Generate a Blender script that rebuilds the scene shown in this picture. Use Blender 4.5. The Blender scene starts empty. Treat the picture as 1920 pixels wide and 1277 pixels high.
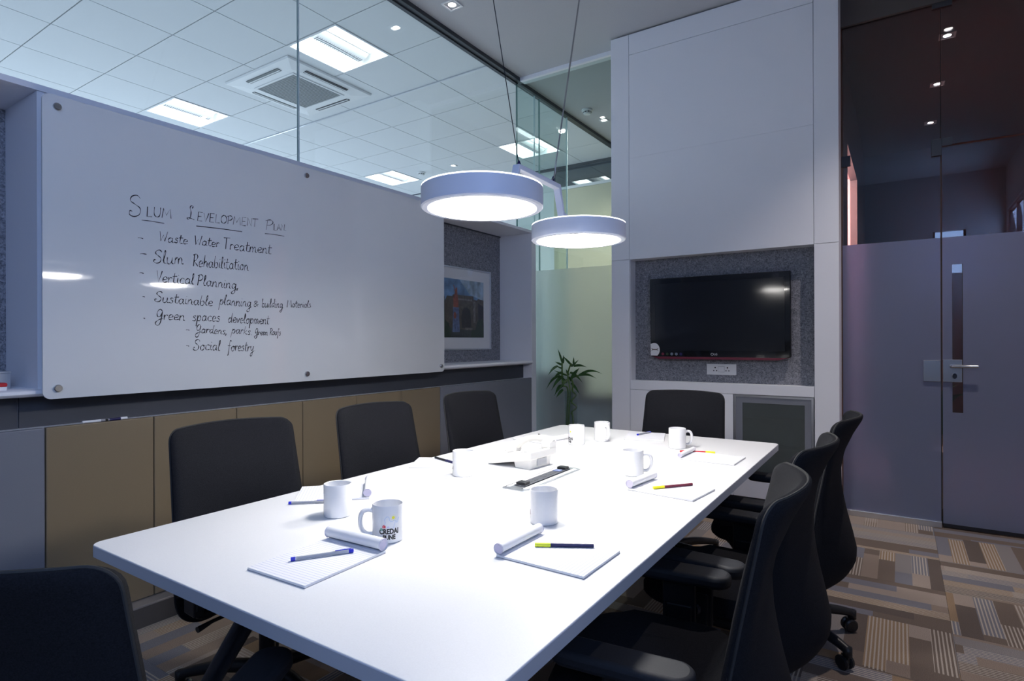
import bpy, math, random
from mathutils import Vector, Matrix
random.seed(7)
R = math.radians
SC = bpy.context.scene
COL = SC.collection

# ------------------------------------------------------------------ camera
cam_d = bpy.data.cameras.new('camera'); cam = bpy.data.objects.new('camera', cam_d); COL.objects.link(cam)
FPX = 1096.158
cam_d.sensor_width = 36; cam_d.sensor_fit = 'HORIZONTAL'; cam_d.lens = FPX * 36 / 1920
cam_d.clip_start = .02; cam_d.clip_end = 100
yaw, pitch, roll = R(33.51), R(.02824), R(.1905)
F = Vector((-math.sin(yaw) * math.cos(pitch), math.cos(yaw) * math.cos(pitch), math.sin(pitch)))
r0 = Vector((math.cos(yaw), math.sin(yaw), 0)); d0 = F.cross(r0)
rt = math.cos(roll) * r0 + math.sin(roll) * d0; dn = -math.sin(roll) * r0 + math.cos(roll) * d0
up = -dn; bk = -F
cam.matrix_world = Matrix(((rt.x, up.x, bk.x, 0), (rt.y, up.y, bk.y, 0), (rt.z, up.z, bk.z, 1.262), (0, 0, 0, 1)))
SC.camera = cam

# ------------------------------------------------------------------ world, window daylight, exposure
w = bpy.data.worlds.new('world'); SC.world = w; w.use_nodes = True
w.node_tree.nodes['Background'].inputs[0].default_value = (.30, .45, .85, 1)
w.node_tree.nodes['Background'].inputs[1].default_value = .05
SC.view_settings.view_transform = 'Standard'; SC.view_settings.look = 'None'
SC.view_settings.exposure = .60; SC.view_settings.gamma = 1; SC.view_settings.use_curve_mapping = False

def area(name, loc, rot, sx, sy, power, col):
    l = bpy.data.lights.new(name, 'AREA'); l.shape = 'RECTANGLE'; l.size = sx; l.size_y = sy; l.energy = power; l.color = col
    o = bpy.data.objects.new(name, l); o.location = loc; o.rotation_euler = rot; COL.objects.link(o); return o
# evening daylight coming in through the window behind the camera
area('window_daylight', (1.50, -.93, 2.60), (0, R(80), 0), 1.1, 1.3, 54, (.41, .55, 1.0))
area('rear_window_daylight', (.66, -1.83, 2.635), (R(84), 0, 0), .42, .67, 4.5, (.40, .55, 1.0))
area('office_fill_light', (-9.45, 3.0, 1.75), (0, R(-90), 0), 2.0, 8.0, 160, (.74, .84, 1.0))  # unseen area light added beyond the office to brighten its tiled ceiling
def point(name, loc, power, col, rad=.08):
    l = bpy.data.lights.new(name, 'POINT'); l.energy = power; l.color = col; l.shadow_soft_size = rad
    o = bpy.data.objects.new(name, l); o.location = loc; COL.objects.link(o); return o
def spot(name, loc, power, col, ang=95, rad=.03):
    l = bpy.data.lights.new(name, 'SPOT'); l.energy = power; l.color = col; l.spot_size = R(ang); l.spot_blend = .7; l.shadow_soft_size = rad
    o = bpy.data.objects.new(name, l); o.location = loc; COL.objects.link(o); return o

# ------------------------------------------------------------------ mesh helpers
class MB:
    def __init__(s): s.v = []; s.f = []
    def add(s, vs, fs):
        n = len(s.v); s.v += [tuple(v) for v in vs]; s.f += [tuple(i + n for i in f) for f in fs]; return s
    def box(s, x0, x1, y0, y1, z0, z1):
        v = [(x, y, z) for z in (z0, z1) for y in (y0, y1) for x in (x0, x1)]
        return s.add(v, [(0, 2, 3, 1), (4, 5, 7, 6), (0, 1, 5, 4), (2, 6, 7, 3), (0, 4, 6, 2), (1, 3, 7, 5)])
    def quad(s, a, b, c, d): return s.add([a, b, c, d], [(0, 1, 2, 3)])
    def lathe(s, prof, n=32, c=(0, 0, 0), closed=False, a0=0):
        vs = []; fs = []; m = len(prof)
        for i in range(n):
            a = a0 + 2 * math.pi * i / n
            for (r, z) in prof: vs.append((c[0] + r * math.cos(a), c[1] + r * math.sin(a), c[2] + z))
        for i in range(n):
            j = (i + 1) % n
            for k in range(m if closed else m - 1):
                k2 = (k + 1) % m
                fs.append((i * m + k, j * m + k, j * m + k2, i * m + k2))
        return s.add(vs, fs)
    def cyl(s, c, r, z0, z1, n=20): return s.lathe([(0.0001, z0), (r, z0), (r, z1), (0.0001, z1)], n, (c[0], c[1], 0))
    def tube(s, pts, r, n=8, cap=True):
        pts = [Vector(p) for p in pts]; m = len(pts)
        rs = r if isinstance(r, (list, tuple)) else [r] * m
        vs = []; fs = []; ref = None
        for i, p in enumerate(pts):
            t = (pts[min(i + 1, m - 1)] - pts[max(i - 1, 0)])
            t = t.normalized() if t.length > 1e-9 else Vector((0, 0, 1))
            if ref is None: ref = Vector((0, 0, 1)) if abs(t.z) < .9 else Vector((1, 0, 0))
            u = ref - t * ref.dot(t); u.normalize(); ref = u; b = t.cross(u)
            for k in range(n):
                a = 2 * math.pi * k / n
                vs.append(p + (u * math.cos(a) + b * math.sin(a)) * rs[i])
        for i in range(m - 1):
            for k in range(n):
                k2 = (k + 1) % n
                fs.append((i * n + k, i * n + k2, (i + 1) * n + k2, (i + 1) * n + k))
        if cap: fs += [tuple(range(n - 1, -1, -1)), tuple((m - 1) * n + k for k in range(n))]
        return s.add(vs, fs)
    def prism(s, poly, z0, z1, fn=None):
        n = len(poly); fn = fn or (lambda x, y, z: (x, y, z))
        vs = [fn(x, y, z0) for x, y in poly] + [fn(x, y, z1) for x, y in poly]
        fs = [tuple(range(n - 1, -1, -1)), tuple(range(n, 2 * n))] + [(i, (i + 1) % n, n + (i + 1) % n, n + i) for i in range(n)]
        return s.add(vs, fs)
    def mesh(s, name):
        me = bpy.data.meshes.new(name); me.from_pydata(s.v, [], s.f); me.validate()
        import bmesh
        bm = bmesh.new(); bm.from_mesh(me); bmesh.ops.recalc_face_normals(bm, faces=bm.faces); bm.to_mesh(me); bm.free()
        return me

def obj(name, mb, m, parent=None, smooth=False, bevel=0, seg=2, label=None, kind=None, loc=None):
    me = mb.mesh(name) if isinstance(mb, MB) else mb
    if m is not None and not me.materials: me.materials.append(m)
    o = bpy.data.objects.new(name, me); COL.objects.link(o)
    if smooth:
        for p in me.polygons: p.use_smooth = True
        try: me.set_sharp_from_angle(angle=R(38))
        except Exception: pass
    if bevel:
        b = o.modifiers.new('bevel', 'BEVEL'); b.width = bevel; b.segments = seg; b.limit_method = 'ANGLE'; b.angle_limit = R(40)
    if parent is not None: o.parent = parent
    if label: o['label'] = label
    if kind: o['kind'] = kind
    if loc: o.location = loc
    return o
def thing(name, label, cat, loc=(0, 0, 0), rotz=0, group=None):
    o = bpy.data.objects.new(name, None); COL.objects.link(o); o.empty_display_size = .1
    o.location = loc; o.rotation_euler = (0, 0, rotz); tag(o, label, cat, group); return o
def tag(o, label, cat, group=None):
    o['label'] = label; o['category'] = cat
    if group: o['group'] = group
    return o
def struct(name, mb, m, label, bevel=0, cat=None, **k):
    o = obj(name, mb, m, bevel=bevel, **k); o['kind'] = 'structure'; o['label'] = label
    o['category'] = cat or name.split('_')[0]
    return o
def sroot(name, label, loc=(0, 0, 0)):
    o = bpy.data.objects.new(name, None); COL.objects.link(o); o.location = loc
    o['kind'] = 'structure'; o['label'] = label; o['category'] = name.split('_')[0]; return o
def copy_tree(o, parent=None):
    c = o.copy(); COL.objects.link(c); c.parent = parent
    for ch in list(o.children): copy_tree(ch, c)
    return c
def box(*a): return MB().box(*a)
def rrect(x0, x1, y0, y1, r, n=6):
    p = []
    for cx, cy, a in ((x1 - r, y1 - r, 0), (x0 + r, y1 - r, 90), (x0 + r, y0 + r, 180), (x1 - r, y0 + r, 270)):
        for i in range(n + 1):
            t = R(a + 90 * i / n); p.append((cx + r * math.cos(t), cy + r * math.sin(t)))
    return p
def smooth_path(pts, k=6):
    pts = [Vector(p) for p in pts]; out = []
    for i in range(len(pts) - 1):
        p0 = pts[max(i - 1, 0)]; p1 = pts[i]; p2 = pts[i + 1]; p3 = pts[min(i + 2, len(pts) - 1)]
        for j in range(k):
            t = j / k
            out.append(.5 * ((2 * p1) + (p2 - p0) * t + (2 * p0 - 5 * p1 + 4 * p2 - p3) * t * t + (3 * p1 - p0 - 3 * p2 + p3) * t ** 3))
    out.append(pts[-1]); return out
def text_polys(s, size, offset=0, align='LEFT'):
    cu = bpy.data.curves.new('t', 'FONT'); cu.body = s; cu.size = size; cu.offset = offset; cu.align_x = align; cu.fill_mode = 'FRONT'; cu.resolution_u = 3
    o = bpy.data.objects.new('t', cu); COL.objects.link(o)
    me = bpy.data.meshes.new_from_object(o.evaluated_get(bpy.context.evaluated_depsgraph_get()))
    v = [(a.co.x, a.co.y) for a in me.vertices]; f = [tuple(p.vertices) for p in me.polygons]
    bpy.data.objects.remove(o); bpy.data.curves.remove(cu); bpy.data.meshes.remove(me)
    return v, f

# ------------------------------------------------------------------ materials
MT = {}
def N(nt, t, **k):
    n = nt.nodes.new(t)
    for a, b in k.items():
        if a == 'ins':
            for i, v in b.items(): n.inputs[i].default_value = v
        else: setattr(n, a, b)
    return n
def mat(name, col, rough=.5, metal=0, spec=.5, noise=0, nscale=60, bump=0, coat=0, emit=None, es=0, trans=0, ior=1.45, stretch=None):
    m = bpy.data.materials.new(name); m.use_nodes = True; nt = m.node_tree; b = nt.nodes['Principled BSDF']
    b.inputs['Base Color'].default_value = (*col, 1); b.inputs['Roughness'].default_value = rough; b.inputs['Metallic'].default_value = metal
    b.inputs['Specular IOR Level'].default_value = spec; b.inputs['Coat Weight'].default_value = coat
    b.inputs['Transmission Weight'].default_value = trans; b.inputs['IOR'].default_value = ior
    if emit: b.inputs['Emission Color'].default_value = (*emit, 1); b.inputs['Emission Strength'].default_value = es
    if noise or bump:
        tc = N(nt, 'ShaderNodeTexCoord'); nz = N(nt, 'ShaderNodeTexNoise', ins={'Scale': nscale, 'Detail': 4})
        if stretch:
            mp = N(nt, 'ShaderNodeMapping'); mp.inputs['Scale'].default_value = stretch
            nt.links.new(tc.outputs['Object'], mp.inputs[0]); nt.links.new(mp.outputs[0], nz.inputs['Vector'])
        else: nt.links.new(tc.outputs['Object'], nz.inputs['Vector'])
        if noise:
            mx = N(nt, 'ShaderNodeMix', data_type='RGBA'); mx.inputs['Factor'].default_value = 1
            rp = N(nt, 'ShaderNodeValToRGB'); rp.color_ramp.elements[0].position = .3; rp.color_ramp.elements[1].position = .7
            rp.color_ramp.elements[0].color = (*[c * (1 - noise) for c in col], 1); rp.color_ramp.elements[1].color = (*[min(1, c * (1 + noise)) for c in col], 1)
            nt.links.new(nz.outputs['Fac'], rp.inputs[0]); nt.links.new(rp.outputs[0], b.inputs['Base Color'])
        if bump:
            bp = N(nt, 'ShaderNodeBump', ins={'Strength': bump, 'Distance': .002}); nt.links.new(nz.outputs['Fac'], bp.inputs['Height']); nt.links.new(bp.outputs[0], b.inputs['Normal'])
    MT[name] = m; return m
def schlick(nt, f0):
    lw = N(nt, 'ShaderNodeLayerWeight'); lw.inputs[0].default_value = .5
    p = N(nt, 'ShaderNodeMath', operation='POWER'); p.inputs[1].default_value = 5; nt.links.new(lw.outputs['Facing'], p.inputs[0])
    q = N(nt, 'ShaderNodeMath', operation='MULTIPLY_ADD'); q.inputs[1].default_value = 1 - f0; q.inputs[2].default_value = f0; nt.links.new(p.outputs[0], q.inputs[0])
    return q.outputs[0]
def glass_mat(name, tint, refl=1.0, rough=0.0):
    """thin architectural glass: see-through with Fresnel reflection"""
    m = bpy.data.materials.new(name); m.use_nodes = True; nt = m.node_tree; nt.nodes.clear()
    o = N(nt, 'ShaderNodeOutputMaterial'); t = N(nt, 'ShaderNodeBsdfTransparent'); t.inputs[0].default_value = (*tint, 1)
    g = N(nt, 'ShaderNodeBsdfGlossy'); g.inputs['Roughness'].default_value = rough; g.inputs[0].default_value = (1, 1, 1, 1)
    mx = N(nt, 'ShaderNodeMixShader'); L = nt.links.new
    L(schlick(nt, .04 * refl), mx.inputs[0]); L(t.outputs[0], mx.inputs[1]); L(g.outputs[0], mx.inputs[2]); L(mx.outputs[0], o.inputs[0])
    MT[name] = m; return m
def frost_mat(name, tint, rough=.45, diff=.25):
    m = bpy.data.materials.new(name); m.use_nodes = True; nt = m.node_tree; nt.nodes.clear(); L = nt.links.new
    o = N(nt, 'ShaderNodeOutputMaterial'); t = N(nt, 'ShaderNodeBsdfRefraction'); t.inputs[0].default_value = (*tint, 1)
    t.inputs['Roughness'].default_value = rough; t.inputs['IOR'].default_value = 1.22
    d = N(nt, 'ShaderNodeBsdfDiffuse'); d.inputs[0].default_value = (*tint, 1)
    g = N(nt, 'ShaderNodeBsdfGlossy'); g.inputs['Roughness'].default_value = .28
    m1 = N(nt, 'ShaderNodeMixShader'); m1.inputs[0].default_value = diff; m2 = N(nt, 'ShaderNodeMixShader')
    L(t.outputs[0], m1.inputs[1]); L(d.outputs[0], m1.inputs[2]); L(schlick(nt, .025), m2.inputs[0]); L(m1.outputs[0], m2.inputs[1]); L(g.outputs[0], m2.inputs[2]); L(m2.outputs[0], o.inputs[0])
    MT[name] = m; return m

mat('white_laminate', (.80, .80, .82), .42, noise=.015, nscale=400)
mat('table_white', (.83, .83, .84), .38, noise=.02, nscale=350, bump=.05)
mat('white_paint', (.85, .86, .91), .45)
mat('frame_white', (.84, .85, .90), .4)
mat('ceiling_paint', (.52, .52, .54), .9, noise=.03, nscale=120)
mat('wall_paint', (.40, .41, .45), .85)
mat('yellow_panel', (.235, .18, .112), .42, noise=.06, nscale=500)
mat('grey_panel', (.20, .21, .25), .4, noise=.04, nscale=500)
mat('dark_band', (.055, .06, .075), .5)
mat('skirting', (.09, .085, .085), .5)
mat('metal_ledge', (.5, .49, .52), .35, metal=.7)
mat('aluminium', (.62, .64, .68), .3, metal=.9)
mat('steel', (.55, .55, .56), .25, metal=1)
mat('dark_metal', (.05, .055, .07), .3, metal=.8)
mat('black_plastic', (.012, .013, .016), .38)
mat('black_gloss', (.006, .007, .009), .08, coat=.5)
mat('tv_screen', (.012, .014, .018), .09, spec=.6)
mat('chair_fabric', (.013, .0135, .017), .9, spec=.2, noise=.35, nscale=420, bump=.3)
mat('chair_shell', (.012, .014, .020), .6, noise=.2, nscale=300)
mat('piping', (.035, .035, .035), .8)
mat('board_glass', (.76, .78, .79), .05, coat=.5)
mat('board_mid', (.62, .66, .66), .1)
mat('ink', (.02, .02, .025), .5)
mat('mug', (.84, .84, .85), .18, coat=.4)
mat('paper', (.86, .86, .88), .8)
mat('paper_lilac', (.62, .58, .72), .8)
mat('card', (.35, .34, .36), .8)
mat('phone_white', (.78, .77, .74), .4)
mat('phone_grey', (.45, .46, .48), .5)
mat('red', (.55, .02, .03), .4); mat('maroon', (.15, .015, .04), .4)
mat('pen_blue', (.02, .03, .55), .3); mat('pen_navy', (.015, .015, .09), .35); mat('yellow_green', (.75, .85, .05), .4); mat('yellow', (.85, .8, .02), .4)
mat('pen_clear', (.75, .78, .85), .15, trans=.6)
mat('lamp_body', (.74, .78, .90), .45)
mat('lamp_inner', (.72, .72, .71), .5)
mat('lamp_glow', (1, 1, 1), .5, emit=(1, .965, .93), es=54)
mat('lamp_rim', (.9, .9, .9), .5, emit=(1, .98, .95), es=1.6)
mat('tube_glow', (1, 1, 1), .5, emit=(.93, .97, 1), es=7)
mat('louver_glow', (.8, .8, .82), .5, emit=(.93, .97, 1), es=.35)
mat('down_glow', (1, 1, 1), .5, emit=(1, .9, .86), es=14)
mat('office_tile', (.74, .76, .78), .95, noise=.05, nscale=260, bump=.15)
mat('grid_dark', (.16, .19, .25), .7)
mat('ac_white', (.78, .79, .80), .5)
mat('ac_grille', (.16, .18, .18), .6)
mat('office_white', (.78, .79, .80), .9)
mat('office_floor', (.55, .56, .58), .7)
mat('hall_yellow', (.58, .55, .40), .8)
mat('hall_dark', (.10, .085, .08), .7)
mat('hall_floor', (.10, .075, .06), .5)
mat('pink_wall', (.75, .55, .52), .8)
mat('leaf', (.035, .10, .025), .4, noise=.3, nscale=30)
mat('stalk', (.07, .14, .03), .45, noise=.3, nscale=25)
mat('pot', (.62, .60, .58), .5)
mat('silicone', (.62, .72, .74), .4)
mat('gasket', (.01, .012, .014), .5)
mat('clip_metal', (.06, .065, .075), .35, metal=.6)
mat('edge_glass', (.12, .26, .25), .2)
mat('clear_slot', (.2, .2, .2), .2)
glass_mat('glass', (.90, .95, .95)); glass_mat('glass_green', (.85, .92, .91), 1.2); glass_mat('glass_smoke', (.55, .58, .62), 1.5); glass_mat('glass_teal', (.28, .42, .42), 4)
frost_mat('glass_cabinet', (.42, .47, .46), .12, .16); glass_mat('vase_glass', (.88, .92, .92), 1.3); glass_mat('picture_glass', (.97, .97, .97), .8)
frost_mat('frost', (.90, .91, .91), .42, .13); frost_mat('frost_smoke', (.55, .61, .82), .42, .22)

def felt_mat():
    m = bpy.data.materials.new('felt'); m.use_nodes = True; nt = m.node_tree; b = nt.nodes['Principled BSDF']; L = nt.links.new
    tc = N(nt, 'ShaderNodeTexCoord'); n1 = N(nt, 'ShaderNodeTexNoise', ins={'Scale': 62, 'Detail': 5, 'Roughness': .7, 'Distortion': 1.5}); L(tc.outputs['Object'], n1.inputs['Vector'])
    rp = N(nt, 'ShaderNodeValToRGB'); e = rp.color_ramp.elements; e[0].position = .36; e[0].color = (.09, .095, .115, 1); e[1].position = .68; e[1].color = (.40, .405, .45, 1)
    L(n1.outputs['Fac'], rp.inputs[0]); L(rp.outputs[0], b.inputs['Base Color']); b.inputs['Roughness'].default_value = .95
    bp = N(nt, 'ShaderNodeBump', ins={'Strength': .4, 'Distance': .002}); L(n1.outputs['Fac'], bp.inputs['Height']); L(bp.outputs[0], b.inputs['Normal'])
    MT['felt'] = m
felt_mat()
def carpet_mat():
    """loop-pile carpet tile: bands of brown, tan and slate running along local Y, some of them pin-striped"""
    m = bpy.data.materials.new('carpet'); m.use_nodes = True; nt = m.node_tree; b = nt.nodes['Principled BSDF']; L = nt.links.new
    def mth(op, a, bb=None, c=None):
        n = N(nt, 'ShaderNodeMath', operation=op)
        for i, x in enumerate((a, bb, c)):
            if x is None: continue
            if hasattr(x, 'links'): L(x, n.inputs[i])
            else: n.inputs[i].default_value = x
        return n.outputs[0]
    tc = N(nt, 'ShaderNodeTexCoord'); sp = N(nt, 'ShaderNodeSeparateXYZ'); L(tc.outputs['Object'], sp.inputs[0])
    oi = N(nt, 'ShaderNodeObjectInfo'); rnd = mth('MULTIPLY', oi.outputs['Random'], 57.3)
    u = mth('MULTIPLY_ADD', sp.outputs[0], 13.0, mth('MULTIPLY', rnd, 3.1))     # bands ~6 cm
    bi = mth('FLOOR', u)
    wn = N(nt, 'ShaderNodeTexWhiteNoise', noise_dimensions='2D'); cb = N(nt, 'ShaderNodeCombineXYZ'); L(bi, cb.inputs[0]); L(rnd, cb.inputs[1]); L(cb.outputs[0], wn.inputs['Vector'])
    v = mth('MULTIPLY_ADD', sp.outputs[1], 1.8, mth('MULTIPLY', wn.outputs['Value'], 9.7)); vi = mth('FLOOR', v)
    w2 = N(nt, 'ShaderNodeTexWhiteNoise', noise_dimensions='3D'); c2 = N(nt, 'ShaderNodeCombineXYZ'); L(bi, c2.inputs[0]); L(rnd, c2.inputs[1]); L(vi, c2.inputs[2]); L(c2.outputs[0], w2.inputs['Vector'])
    rp = N(nt, 'ShaderNodeValToRGB'); cr = rp.color_ramp; cr.interpolation = 'CONSTANT'
    pal = [(0, (.19, .146, .12)), (.2, (.31, .24, .195)), (.36, (.40, .325, .275)), (.52, (.22, .215, .245)), (.66, (.34, .235, .15)), (.8, (.15, .118, .102)), (.9, (.28, .255, .25))]
    while len(cr.elements) < len(pal): cr.elements.new(.5)
    for e, (p, c) in zip(cr.elements, pal): e.position = p; e.color = (*c, 1)
    L(w2.outputs['Value'], rp.inputs[0])
    # pin stripes
    st = mth('GREATER_THAN', mth('SINE', mth('MULTIPLY', sp.outputs[0], 2 * math.pi * 72)), .25)
    sep = N(nt, 'ShaderNodeSeparateColor'); L(w2.outputs['Color'], sep.inputs[0])
    on = mth('MULTIPLY', st, mth('GREATER_THAN', sep.outputs[1], .58))
    mx = N(nt, 'ShaderNodeMix', data_type='RGBA'); L(on, mx.inputs['Factor']); L(rp.outputs[0], mx.inputs['A']); mx.inputs['B'].default_value = (.52, .45, .385, 1)
    nz = N(nt, 'ShaderNodeTexNoise', ins={'Scale': 420, 'Detail': 3}); L(tc.outputs['Object'], nz.inputs['Vector'])
    m2 = N(nt, 'ShaderNodeMix', data_type='RGBA', blend_type='MULTIPLY'); m2.inputs['Factor'].default_value = .75
    r2 = N(nt, 'ShaderNodeValToRGB'); r2.color_ramp.elements[0].position = .3; r2.color_ramp.elements[0].color = (.45, .45, .45, 1); r2.color_ramp.elements[1].position = .7; r2.color_ramp.elements[1].color = (1.35, 1.35, 1.35, 1)
    L(nz.outputs['Fac'], r2.inputs[0]); L(mx.outputs['Result'], m2.inputs['A']); L(r2.outputs[0], m2.inputs['B']); L(m2.outputs['Result'], b.inputs['Base Color'])
    b.inputs['Roughness'].default_value = .95; b.inputs['Specular IOR Level'].default_value = .2
    hh = mth('ADD', nz.outputs['Fac'], mth('MULTIPLY', on, .8)); bp = N(nt, 'ShaderNodeBump', ins={'Strength': .6, 'Distance': .003}); L(hh, bp.inputs['Height']); L(bp.outputs[0], b.inputs['Normal'])
    MT['carpet'] = m
carpet_mat()
def lined_mat():
    m = bpy.data.materials.new('lined_paper'); m.use_nodes = True; nt = m.node_tree; b = nt.nodes['Principled BSDF']; L = nt.links.new
    tc = N(nt, 'ShaderNodeTexCoord'); sp = N(nt, 'ShaderNodeSeparateXYZ'); L(tc.outputs['Object'], sp.inputs[0])
    a = N(nt, 'ShaderNodeMath', operation='MULTIPLY'); a.inputs[1].default_value = 2 * math.pi / .0095; L(sp.outputs[1], a.inputs[0])
    s = N(nt, 'ShaderNodeMath', operation='SINE'); L(a.outputs[0], s.inputs[0]); g = N(nt, 'ShaderNodeMath', operation='GREATER_THAN'); g.inputs[1].default_value = .86; L(s.outputs[0], g.inputs[0])
    mx = N(nt, 'ShaderNodeMix', data_type='RGBA'); L(g.outputs[0], mx.inputs['Factor']); mx.inputs['A'].default_value = (.84, .84, .87, 1); mx.inputs['B'].default_value = (.58, .60, .74, 1)
    L(mx.outputs['Result'], b.inputs['Base Color']); b.inputs['Roughness'].default_value = .85; MT['lined_paper'] = m
lined_mat()
def paint_mat(name, col, sc=40):
    return mat(name, col, .7, noise=.45, nscale=sc)
paint_mat('art_sky', (.16, .30, .50), 12); paint_mat('art_cloud', (.36, .48, .58), 14); paint_mat('art_stone', (.11, .085, .065)); paint_mat('art_dark', (.028, .025, .03)); paint_mat('art_light', (.22, .20, .18))
paint_mat('art_red', (.30, .07, .04)); paint_mat('art_blue', (.13, .17, .32)); paint_mat('art_green', (.02, .045, .02)); paint_mat('art_ground', (.05, .055, .06))

# ================================================================== THE ROOM SHELL
XF = -2.86          # front of the left wall unit
YG = 4.87           # glass partition plane
YT = 4.65           # front of the television wall
ZC = 3.85           # ceiling
# floor: slab with carpet tiles, 50 cm, quarter turned
fl = struct('floor', box(-3.2, 1.4, -1.8, 4.9, -.12, -.006), MT['hall_dark'], 'brown and grey carpet tile floor of the meeting room')
tile_me = None
for i in range(-6, 3):
    for j in range(-11, 3):
        x0 = .188 + .5 * (i - 1); y0 = 3.63 + .5 * j
        if x0 + .5 < -2.8 or x0 > 1.35 or y0 + .5 < -1.8 or y0 > 4.9: continue
        if tile_me is None:
            tile_me = box(-.2495, .2495, -.2495, .2495, -.006, 0).mesh('carpet_tile')
        t = obj('carpet_tile', tile_me, MT['carpet'], fl, loc=(x0 + .25, y0 + .25, 0))
        if (i + j) % 2: t.rotation_euler = (0, 0, R(90))
        else: t.rotation_euler = (0, 0, R(180) if (i * 3 + j) % 2 else 0)

# ceiling of the meeting room
ce = struct('ceiling', box(-3.10, 1.4, -1.8, YG + .03, ZC, ZC + .1), MT['ceiling_paint'], 'flat grey painted ceiling of the meeting room')
struct('trim_1', MB().box(-3.19, -3.10, -1.8, YG + .03, ZC - .035, ZC + .1).box(-3.175, -3.145, -1.8, YG, ZC - .045, ZC - .035), MT['clip_metal'], 'dark metal track where the side glass meets the ceiling')
struct('trim_2', MB().box(-3.10, -.30, YG - .03, YG + .06, ZC - .035, ZC), MT['frame_white'], 'pale track where the end glass meets the ceiling')

# right wall and wall behind the camera (window lets the evening daylight in)
struct('wall_right', MB().box(1.35, 1.45, -1.8, -1.6, 0, ZC).box(1.35, 1.45, -.26, YG + .03, 0, ZC).box(1.35, 1.45, -1.6, -.26, 0, 2.02).box(1.35, 1.45, -1.6, -.26, 3.2, ZC), MT['wall_paint'], 'plain grey side wall with a high window on the right')
wn = struct('window_1', box(1.40, 1.405, -1.6, -.26, 2.02, 3.2), MT['glass'], 'high strip window in the right wall')
for y in (-1.6, -.95, -.29): obj('window_frame', box(1.37, 1.43, y, y + .03, 2.02, 3.2), MT['dark_metal'], wn)
for z in (2.02, 3.17): obj('window_frame', box(1.37, 1.43, -1.57, -.29, z, z + .03), MT['dark_metal'], wn)
struct('wall_rear', MB().box(-3.2, .45, -1.8, -1.7, 0, ZC).box(.87, 1.45, -1.8, -1.7, 0, ZC).box(.45, .87, -1.8, -1.7, 0, 2.3).box(.45, .87, -1.8, -1.7, 2.97, ZC), MT['wall_paint'], 'plain wall with a narrow high window behind the viewer')
wn = struct('window_9', box(.45, .87, -1.76, -1.755, 2.3, 2.97), MT['glass'], 'narrow high window behind the viewer')
for x in (.45, .84): obj('window_frame', box(x, x + .03, -1.78, -1.72, 2.3, 2.97), MT['dark_metal'], wn)

# ------------------------------------------------------------------ left wall unit
YE = 4.70
wl = struct('wall_left', MB()
    .box(-3.30, -3.23, -1.7, YE, .09, 2.27)                      # back
    .box(-3.30, XF, -1.7, YE, 2.268, 2.292)                       # top board
    .box(-3.23, XF, YE - .045, YE + .03, 0, 2.268)                # far end board
    .box(-3.23, -2.868, .900, .925, 1.045, 2.268)                 # divider at the writing board
    .box(-3.23, -2.875, .925, 3.30, 1.06, 2.268)                  # carcass behind the writing board
    .box(-3.23, -2.965, -1.7, YE - .045, 0.0, 1.045)              # carcass behind the panels
    .box(-2.965, -2.885, -1.7, YE - .045, .0, .915), MT['frame_white'], 'white framed wall unit with panels and niches on the left')
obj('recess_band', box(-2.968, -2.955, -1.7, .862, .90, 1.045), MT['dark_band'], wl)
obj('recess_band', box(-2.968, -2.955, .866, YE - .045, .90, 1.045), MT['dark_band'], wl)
for a, b in ((-1.7, .92), (3.30, YE - .045)):
    pr = [(-3.23, 1.045), (-2.87, 1.045), (-2.855, 1.048), (-2.846, 1.058), (-2.848, 1.07), (-2.858, 1.076), (-3.23, 1.076)]
    m = MB(); n = len(pr); m.add([(x, a, z) for x, z in pr] + [(x, b - .002, z) for x, z in pr], [tuple(range(n)), tuple(range(2 * n - 1, n - 1, -1))] + [(i, (i + 1) % n, n + (i + 1) % n, n + i) for i in range(n)])
    obj('shelf', m, MT['white_paint'], wl, smooth=True)
obj('felt_panel', box(-3.232, -3.22, -1.7, .90, 1.07, 2.266), MT['felt'], wl, label='grey felt backing of the niche')
obj('felt_panel', box(-3.232, -3.22, 3.30, YE - .046, 1.07, 2.262), MT['felt'], wl, label='grey felt backing of the niche')
obj('shadow_gap', box(-3.225, -3.21, 3.30, YE - .046, 2.258, 2.268), MT['dark_band'], wl)
seams = [-1.70, -.79, .065, .923, 1.333, 1.737, 2.139, 2.541, 2.943, 3.347, YE - .047]
for k in range(len(seams) - 1):
    a, b = seams[k], seams[k + 1]; yel = .92 < a < 3.3
    obj('wall_panel', box(-2.886, XF, a + .0018, b - .0018, .10, .918), MT['yellow_panel' if yel else 'grey_panel'], wl, bevel=.004, label='mustard laminate panel' if yel else 'slate grey laminate panel')
sk = struct('baseboard_left', MB().box(-2.965, -2.79, -1.7, YE - .05, 0, .088), MT['skirting'], 'dark plinth with a metal top along the left wall')
obj('metal_ledge', box(-2.96, -2.788, -1.7, YE - .05, .088, .098), MT['metal_ledge'], sk, bevel=.002)

# glass above the wall unit
g = struct('window_2', MB().box(-3.166, -3.154, -1.7, 2.331, 2.292, ZC - .04), MT['glass'], 'near pane of clear glass above the writing board')
obj('glass_joint', box(-3.168, -3.152, 2.331, 2.339, 2.292, ZC - .04), MT['silicone'], g)
struct('window_3', MB().box(-3.166, -3.154, 2.339, YG - .006, 2.292, ZC - .04), MT['glass'], 'far pane of clear glass above the writing board')

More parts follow.
